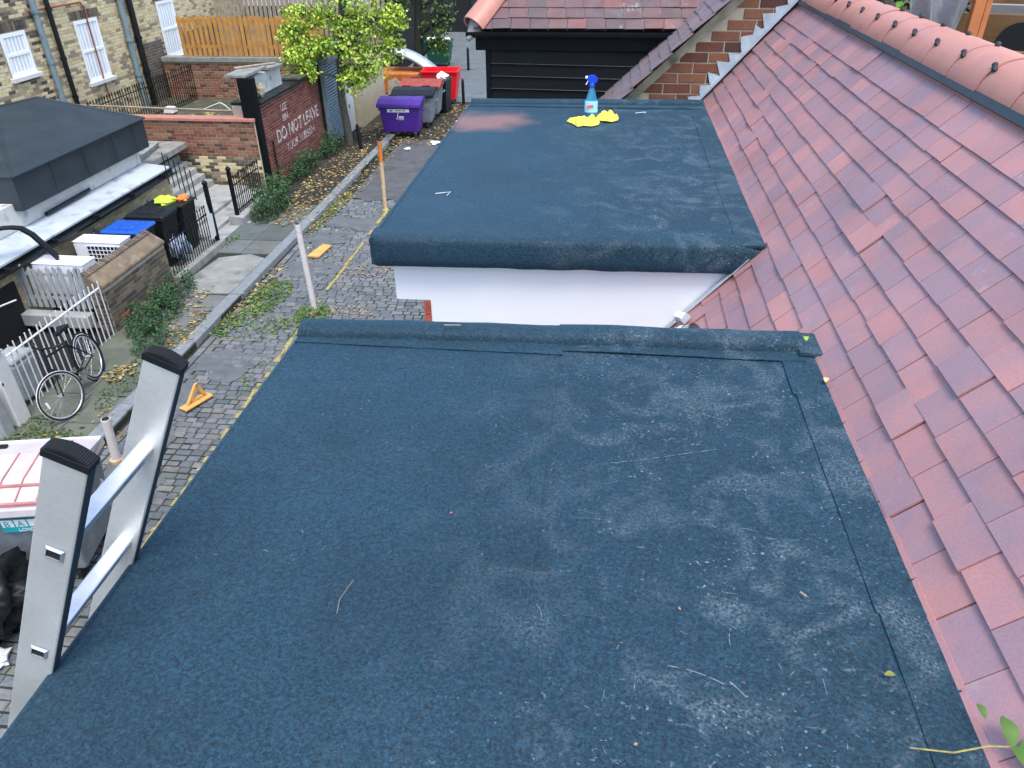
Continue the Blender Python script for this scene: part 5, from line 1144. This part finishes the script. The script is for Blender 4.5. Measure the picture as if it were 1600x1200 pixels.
for j in range(nz + 1):
    v_ = j / nz
    for i in range(nx + 1):
        u = i / nx; pin = 1 - .55 * (1 - v_) ** 1.2
        x = 2.02 + (u - .5) * .44 * (.35 + 1.0 * v_ ** .8) ; yy = 5.45 + .12 * math.sin(u * 14 + v_ * 2) * (1 - .3 * v_) * .5 + .05 * mnoise.noise(V(u * 5, v_ * 3, 1))
        vs.append((x + .02 * mnoise.noise(V(u * 6, v_ * 4, 7)), yy, 4.95 + v_ * 1.2))
m_ = nx + 1; mb.add(vs, [(j * m_ + i, j * m_ + i + 1, (j + 1) * m_ + i + 1, (j + 1) * m_ + i) for j in range(nz) for i in range(nx)], sm=True)
tag(mb.build('plastic_sheeting', 'plastic_film'), 'grey translucent plastic sheeting bunched behind the ridge tiles', 'sheeting')
tag(MB().prism([(2.35, 6.6, 5.25), (4.2, 6.0, 5.25), (4.2, 6.0, 5.55), (2.35, 6.6, 5.55)], (.1, .3, 0)).build('garden_shed', 'white_paint'), 'white-painted shed wall behind the orange post at the top right corner', 'shed')
br = thing('ivy_bush', 'bright green ivy over a bare leaning branch behind the ridge', 'bush', (1.95, 6.2, 4))
MB().tube([(1.66, 5.9, 5.6), (1.80, 5.85, 5.34), (1.98, 5.75, 5.05), (2.1, 5.7, 4.6), (2.15, 5.7, 3.0)], [.035, .045, .05, .055, .06], 8).build('branch', 'bark', br)
mb = MB(); leaf_cloud(mb, blob_points((2.02, 6.25, 5.48), (.17, .15, .25), 260), .06, [(.10, .24, .03), (.14, .32, .04), (.07, .17, .02)]); leaf_cloud(mb, blob_points((2.4, 6.5, 5.2), (.35, .2, .4), 300), .06, [(.03, .06, .02), (.02, .045, .02)]); mb.build('foliage', 'leaf', br)
# ================================================================== VEGETATION
def tree(name, label, base, pts, r0, crown, ncl, nleaf, lsize, cols, barkm, spread):
    t = thing(name, label, 'tree', base)
    MB().tube(pts, [r0 * (1 - .55 * i / (len(pts) - 1)) for i in range(len(pts))], 10).build('trunk', barkm, t)
    lm = MB(); top = Vector(pts[-1]); limbs = MB()
    for c, r in crown:
        c = Vector(c); j = min(pts[1:], key=lambda p: (Vector(p) - c).length + (0 if p[2] < c.z else .6)); j = Vector(j)
        mid = j.lerp(c, .5) + V(ru(-.1, .1), ru(-.1, .1), ru(0, .15)); limbs.tube([j, mid, c, c + (c - mid) * .6], [r0 * .35, r0 * .25, r0 * .15, r0 * .05], 6)
        for q in blob_points(c, r, ncl, .4):
            limbs.tube([c.lerp(q, .2), q], [r0 * .07, r0 * .03], 4, cap=False)
            leaf_cloud(lm, [q], lsize, cols, .35, nleaf, spread)
    limbs.build('limbs', barkm, t); lm.build('crown', 'leaf', t)
Y1 = [(.42, .54, .06), (.34, .50, .06), (.46, .56, .08), (.26, .44, .06), (.54, .54, .08), (.20, .36, .05), (.30, .48, .07)]
tree('street_tree', 'slim tree with yellow-green leaves growing beside the roller shutter', (-7.37, 21.5, 0),
     [(-7.37, 21.5, 0), (-7.38, 21.5, .7), (-7.45, 21.5, 1.3), (-7.42, 21.5, 1.9), (-7.30, 21.45, 2.5), (-7.15, 21.4, 3.4), (-7.0, 21.4, 4.6)], .12,
     [((-6.95, 21.3, 1.95), (.4, .5, .35)), ((-6.55, 21.4, 2.25), (.6, .6, .5)), ((-6.0, 21.6, 2.7), (.4, .5, .5)), ((-7.85, 21.2, 2.75), (.6, .5, .28)), ((-8.35, 21.0, 2.55), (.4, .4, .25)), ((-7.0, 21.4, 2.85), (.5, .6, .35)), ((-6.3, 21.4, 3.35), (.6, .6, .3)), ((-8.0, 21.4, 3.5), (.7, .6, .25)), ((-7.1, 21.4, 3.45), (.5, .5, .3)), ((-6.9, 21.4, 4.1), (1.2, .9, .4)), ((-8.5, 21.3, 3.1), (.4, .4, .25)), ((-5.75, 21.5, 3.4), (.4, .4, .35)), ((-8.15, 20.9, 2.15), (.28, .3, .16))],
     36, 18, .10, Y1, 'bark', .13)
DG = [(.045, .085, .02), (.06, .11, .02), (.03, .06, .018), (.09, .14, .025)]
tree('street_tree', 'dark-trunked tree with deep green leaves in front of the green bin', (-7.55, 31.5, 0),
     [(-7.6, 31.5, 0), (-7.5, 31.5, .8), (-7.45, 31.5, 1.6), (-7.4, 31.5, 2.6), (-7.3, 31.5, 4.2)], .24,
     [((-6.7, 31.4, 2.1), (.6, .6, .6)), ((-6.5, 31.4, 2.9), (.7, .7, .6)), ((-7.3, 31.4, 3.6), (1.0, .8, .5)), ((-6.6, 31.2, 1.5), (.35, .4, .35)), ((-8.1, 31.4, 3.1), (.5, .5, .4))], 30, 8, .14, DG + [(.16, .22, .03)], 'dark_bark', .2)
def shrub(label, c, r, n, size, cols):
    t = thing('shrub', label, 'shrub', (c[0], c[1], 0), 0, 'low shrubs along the walls'); mb = MB(); st = MB()
    for k in range(int(6 + r[0] * r[1] * 30)):
        a = V(c[0] + ru(-.7, .7) * r[0], c[1] + ru(-.8, .8) * r[1], .05); b = V(a.x + ru(-.15, .15), a.y + ru(-.15, .15), c[2] + r[2] * ru(.2, .8)); st.tube([a, a.lerp(b, .5) + V(ru(-.05, .05), ru(-.05, .05), 0), b], [.008, .006, .003], 4, cap=False)
    size *= .78; P = [p for p in blob_points(c, r, int(n * 1.5), .5) if p.z > .04]; P = [p + V(.3 * r[0] * mnoise.noise(V(p.y * 4, p.x, 9)), .15 * r[1] * mnoise.noise(V(p.x * 4, p.z * 4, 2)), 1.1 * r[2] * mnoise.noise(V(p.x * 3.5, p.y * 3.5, 4))) for p in P]; P = [p for p in P if p.z > .03 and mnoise.noise(p * 6) > -.28]
    leaf_cloud(mb, P, size, cols, .1); st.build('stems', 'bark', t, kind='stuff'); mb.build('foliage', 'leaf', t)
SG = [(.028, .075, .028), (.04, .10, .03), (.022, .055, .022), (.055, .125, .035), (.03, .085, .035)]
shrub('dark green creeping shrub spilling from the brown brick wall by the bicycle', (-7.32, 10.45, .16), (.36, .72, .34), 2600, .06, SG)
shrub('dark green low shrub between the brown wall and the pavement slab', (-7.42, 11.3, .15), (.24, .6, .34), 1300, .06, SG)
shrub('dark green ground-hugging shrub nearest the bicycle wheel', (-7.0, 9.72, .09), (.34, .48, .2), 900, .055, SG)
shrub('leafy bush beside the short black railing at the steps', (-7.40, 15.7, .3), (.36, .85, .52), 2400, .07, SG + [(.08, .15, .04)])
shrub('small shrub in front of the black shed panel', (-7.75, 17.0, .25), (.3, .45, .4), 900, .07, SG)
shrub('dark green shrub along the foot of the lettered shed wall', (-7.72, 18.6, .2), (.26, 1.0, .40), 1800, .07, SG)
shrub('dark green shrub below the roller shutter', (-7.62, 20.6, .2), (.24, .9, .45), 1500, .07, SG)
def ground_cover(name, label, spots, size, cols, flat=False):
    mb = MB()
    for (cx, cy, rx, ry, n, h) in spots:
        for _ in range(n):
            a = ru(0, 6.283); q = math.sqrt(rnd()); p = V(cx + rx * q * math.cos(a), cy + ry * q * math.sin(a), ru(.012, .02 + h * (1 - q)))
            if flat:
                s_ = size * ru(.5, 1.2); b = ru(0, 6.283); d = V(math.cos(b), math.sin(b), ru(-.15, .3)); x = V(-d.y, d.x, ru(-.3, .3)); col = random.choice(cols); k = ru(.75, 1.2); col = tuple(c * k for c in col)
                if p.x < -6.3: p.z += .09
                mb.add([p, p + d * s_ * .5 + x * s_ * .35 + V(0, 0, .008), p + d * s_, p + d * s_ * .5 - x * s_ * .35], [(0, 3, 2, 1)], col)
            else:
                if p.x < -6.3: p.z += .085
                leaf_cloud(mb, [p], size, cols, -.25)
    return tag(mb.build(name, 'leaf', kind='stuff'), label, name.replace('_', ' '))
ground_cover('weeds', 'green weeds growing between the setts and along the kerb', [(-4.82, 11.05, .32, .35, 380, .16), (-5.0, 10.6, .5, .35, 160, .05), (-5.85, 11.6, .35, .75, 700, .10), (-6.1, 10.6, .2, .5, 160, .05), (-5.8, 10.3, .7, .2, 130, .02), (-6.15, 16.0, .15, 1.6, 260, .06), (-4.9, 9.0, .3, .5, 50, .02), (-4.75, 16.3, .3, .2, 60, .05), (-5.4, 10.7, .8, .25, 150, .02), (-7.6, 13.9, .15, .4, 80, .05)], .05, [(.07, .16, .025), (.11, .20, .03), (.05, .11, .02), (.16, .22, .04)])
ground_cover('moss', 'green moss on the slabs around the bicycle', [(-7.0, 6.9, .6, .45, 900, .01), (-6.75, 8.7, .25, .9, 420, .01), (-7.35, 7.2, .3, .5, 420, .02), (-6.6, 9.9, .12, 1.2, 200, .02), (-5.9, 33.7, .4, .3, 150, .05)], .035, [(.045, .09, .018), (.035, .07, .015), (.07, .12, .02)])
ground_cover('fallen_leaves', 'yellow fallen leaves scattered along the kerb and under the bins', [(-6.9, 18.5, .55, 3.2, 800, .03), (-6.2, 19.0, .35, 3.6, 480, .02), (-6.2, 16.2, .2, 1.6, 260, .02), (-5.6, 22.6, 1.2, .9, 330, .02), (-4.8, 24.3, .6, 1.6, 300, .02), (-6.9, 23.0, .6, 1.2, 320, .02), (-6.6, 9.9, .2, .9, 110, .02), (-6.95, 8.75, .2, .25, 90, .02), (-6.15, 11.8, .2, 1.4, 130, .02), (-5.2, 26.5, .5, .8, 160, .02), (-7.0, 10.8, .25, 1.0, 90, .02), (-6.9, 15.6, .4, .8, 110, .02), (-5.5, 14, 1, 3.5, 40, .01), (-6.6, 7.3, .5, .8, 40, .01)], .085, [(.34, .27, .08), (.40, .33, .13), (.26, .19, .07), (.20, .13, .055), (.32, .29, .15), (.14, .09, .04), (.17, .11, .05)], True)
mb = MB()
for (cx, cy, z, n, rx, ry) in ((-11.2, 20.7, 1.0, 90, .5, .45), (-9.2, 19.0, 1.14, 60, .35, .6), (-8.6, 20.7, 2.17, 50, .4, .5), (-10.6, 19.0, 1.14, 15, .8, .6)):
    for _ in range(n):
        p = V(cx + ru(-1, 1) * rx * rnd(), cy + ru(-1, 1) * ry * rnd(), z + ru(.006, .03)); b = ru(0, 6.28); d = V(math.cos(b), math.sin(b), .1); x = V(-d.y, d.x, .1); s_ = ru(.06, .11)
        mb.add([p, p + d * s_ * .5 + x * s_ * .35, p + d * s_, p + d * s_ * .5 - x * s_ * .35], [(0, 3, 2, 1)], random.choice([(.5, .42, .14), (.42, .35, .12), (.55, .48, .22)]))
tag(mb.build('roof_leaves', 'leaf', kind='stuff'), 'yellow leaves on the terrace behind the red wall', 'leaves')
lit = [(-4.95, 22.0, .14), (-5.6, 21.3, .10), (-4.6, 25.0, .16), (-4.7, 24.6, .12), (-7.05, 16.6, .12), (-5.3, 35.5, .15), (-6.3, 32.5, .12)]
for i, (x, y, s_) in enumerate(lit):
    tag(crumple(MB(), (x, y, .05), s_, 30 + i, 9, 5, .35).build('litter', 'white_plastic'), ['white litter on the soil right of the purple bin', 'scrap of white paper on the tarmac in front of the purple bin', 'white litter beside the grey bins, further one', 'white litter beside the grey bins, nearer one', 'white litter on the pavement by the bush', 'white litter far down the lane', 'white litter in front of the green bin'][i], 'litter', 'litter on the ground')
dd = [(-4.35, 12.9, .55, .3), (-4.2, 11.2, .45, .25)]
mb = MB()
for cx, cy, rx, ry in dd:
    for _ in range(140):
        a = ru(0, 6.28); q = math.sqrt(rnd()); crumple(mb, (cx + rx * q * math.cos(a), cy + ry * q * math.sin(a), .02), ru(.006, .022), rnd() * 50, 6, 4, .6)
tag(mb.build('rubble', 'old_timber', kind='stuff'), 'pale rubble crumbs on the setts below the second dormer', 'rubble')
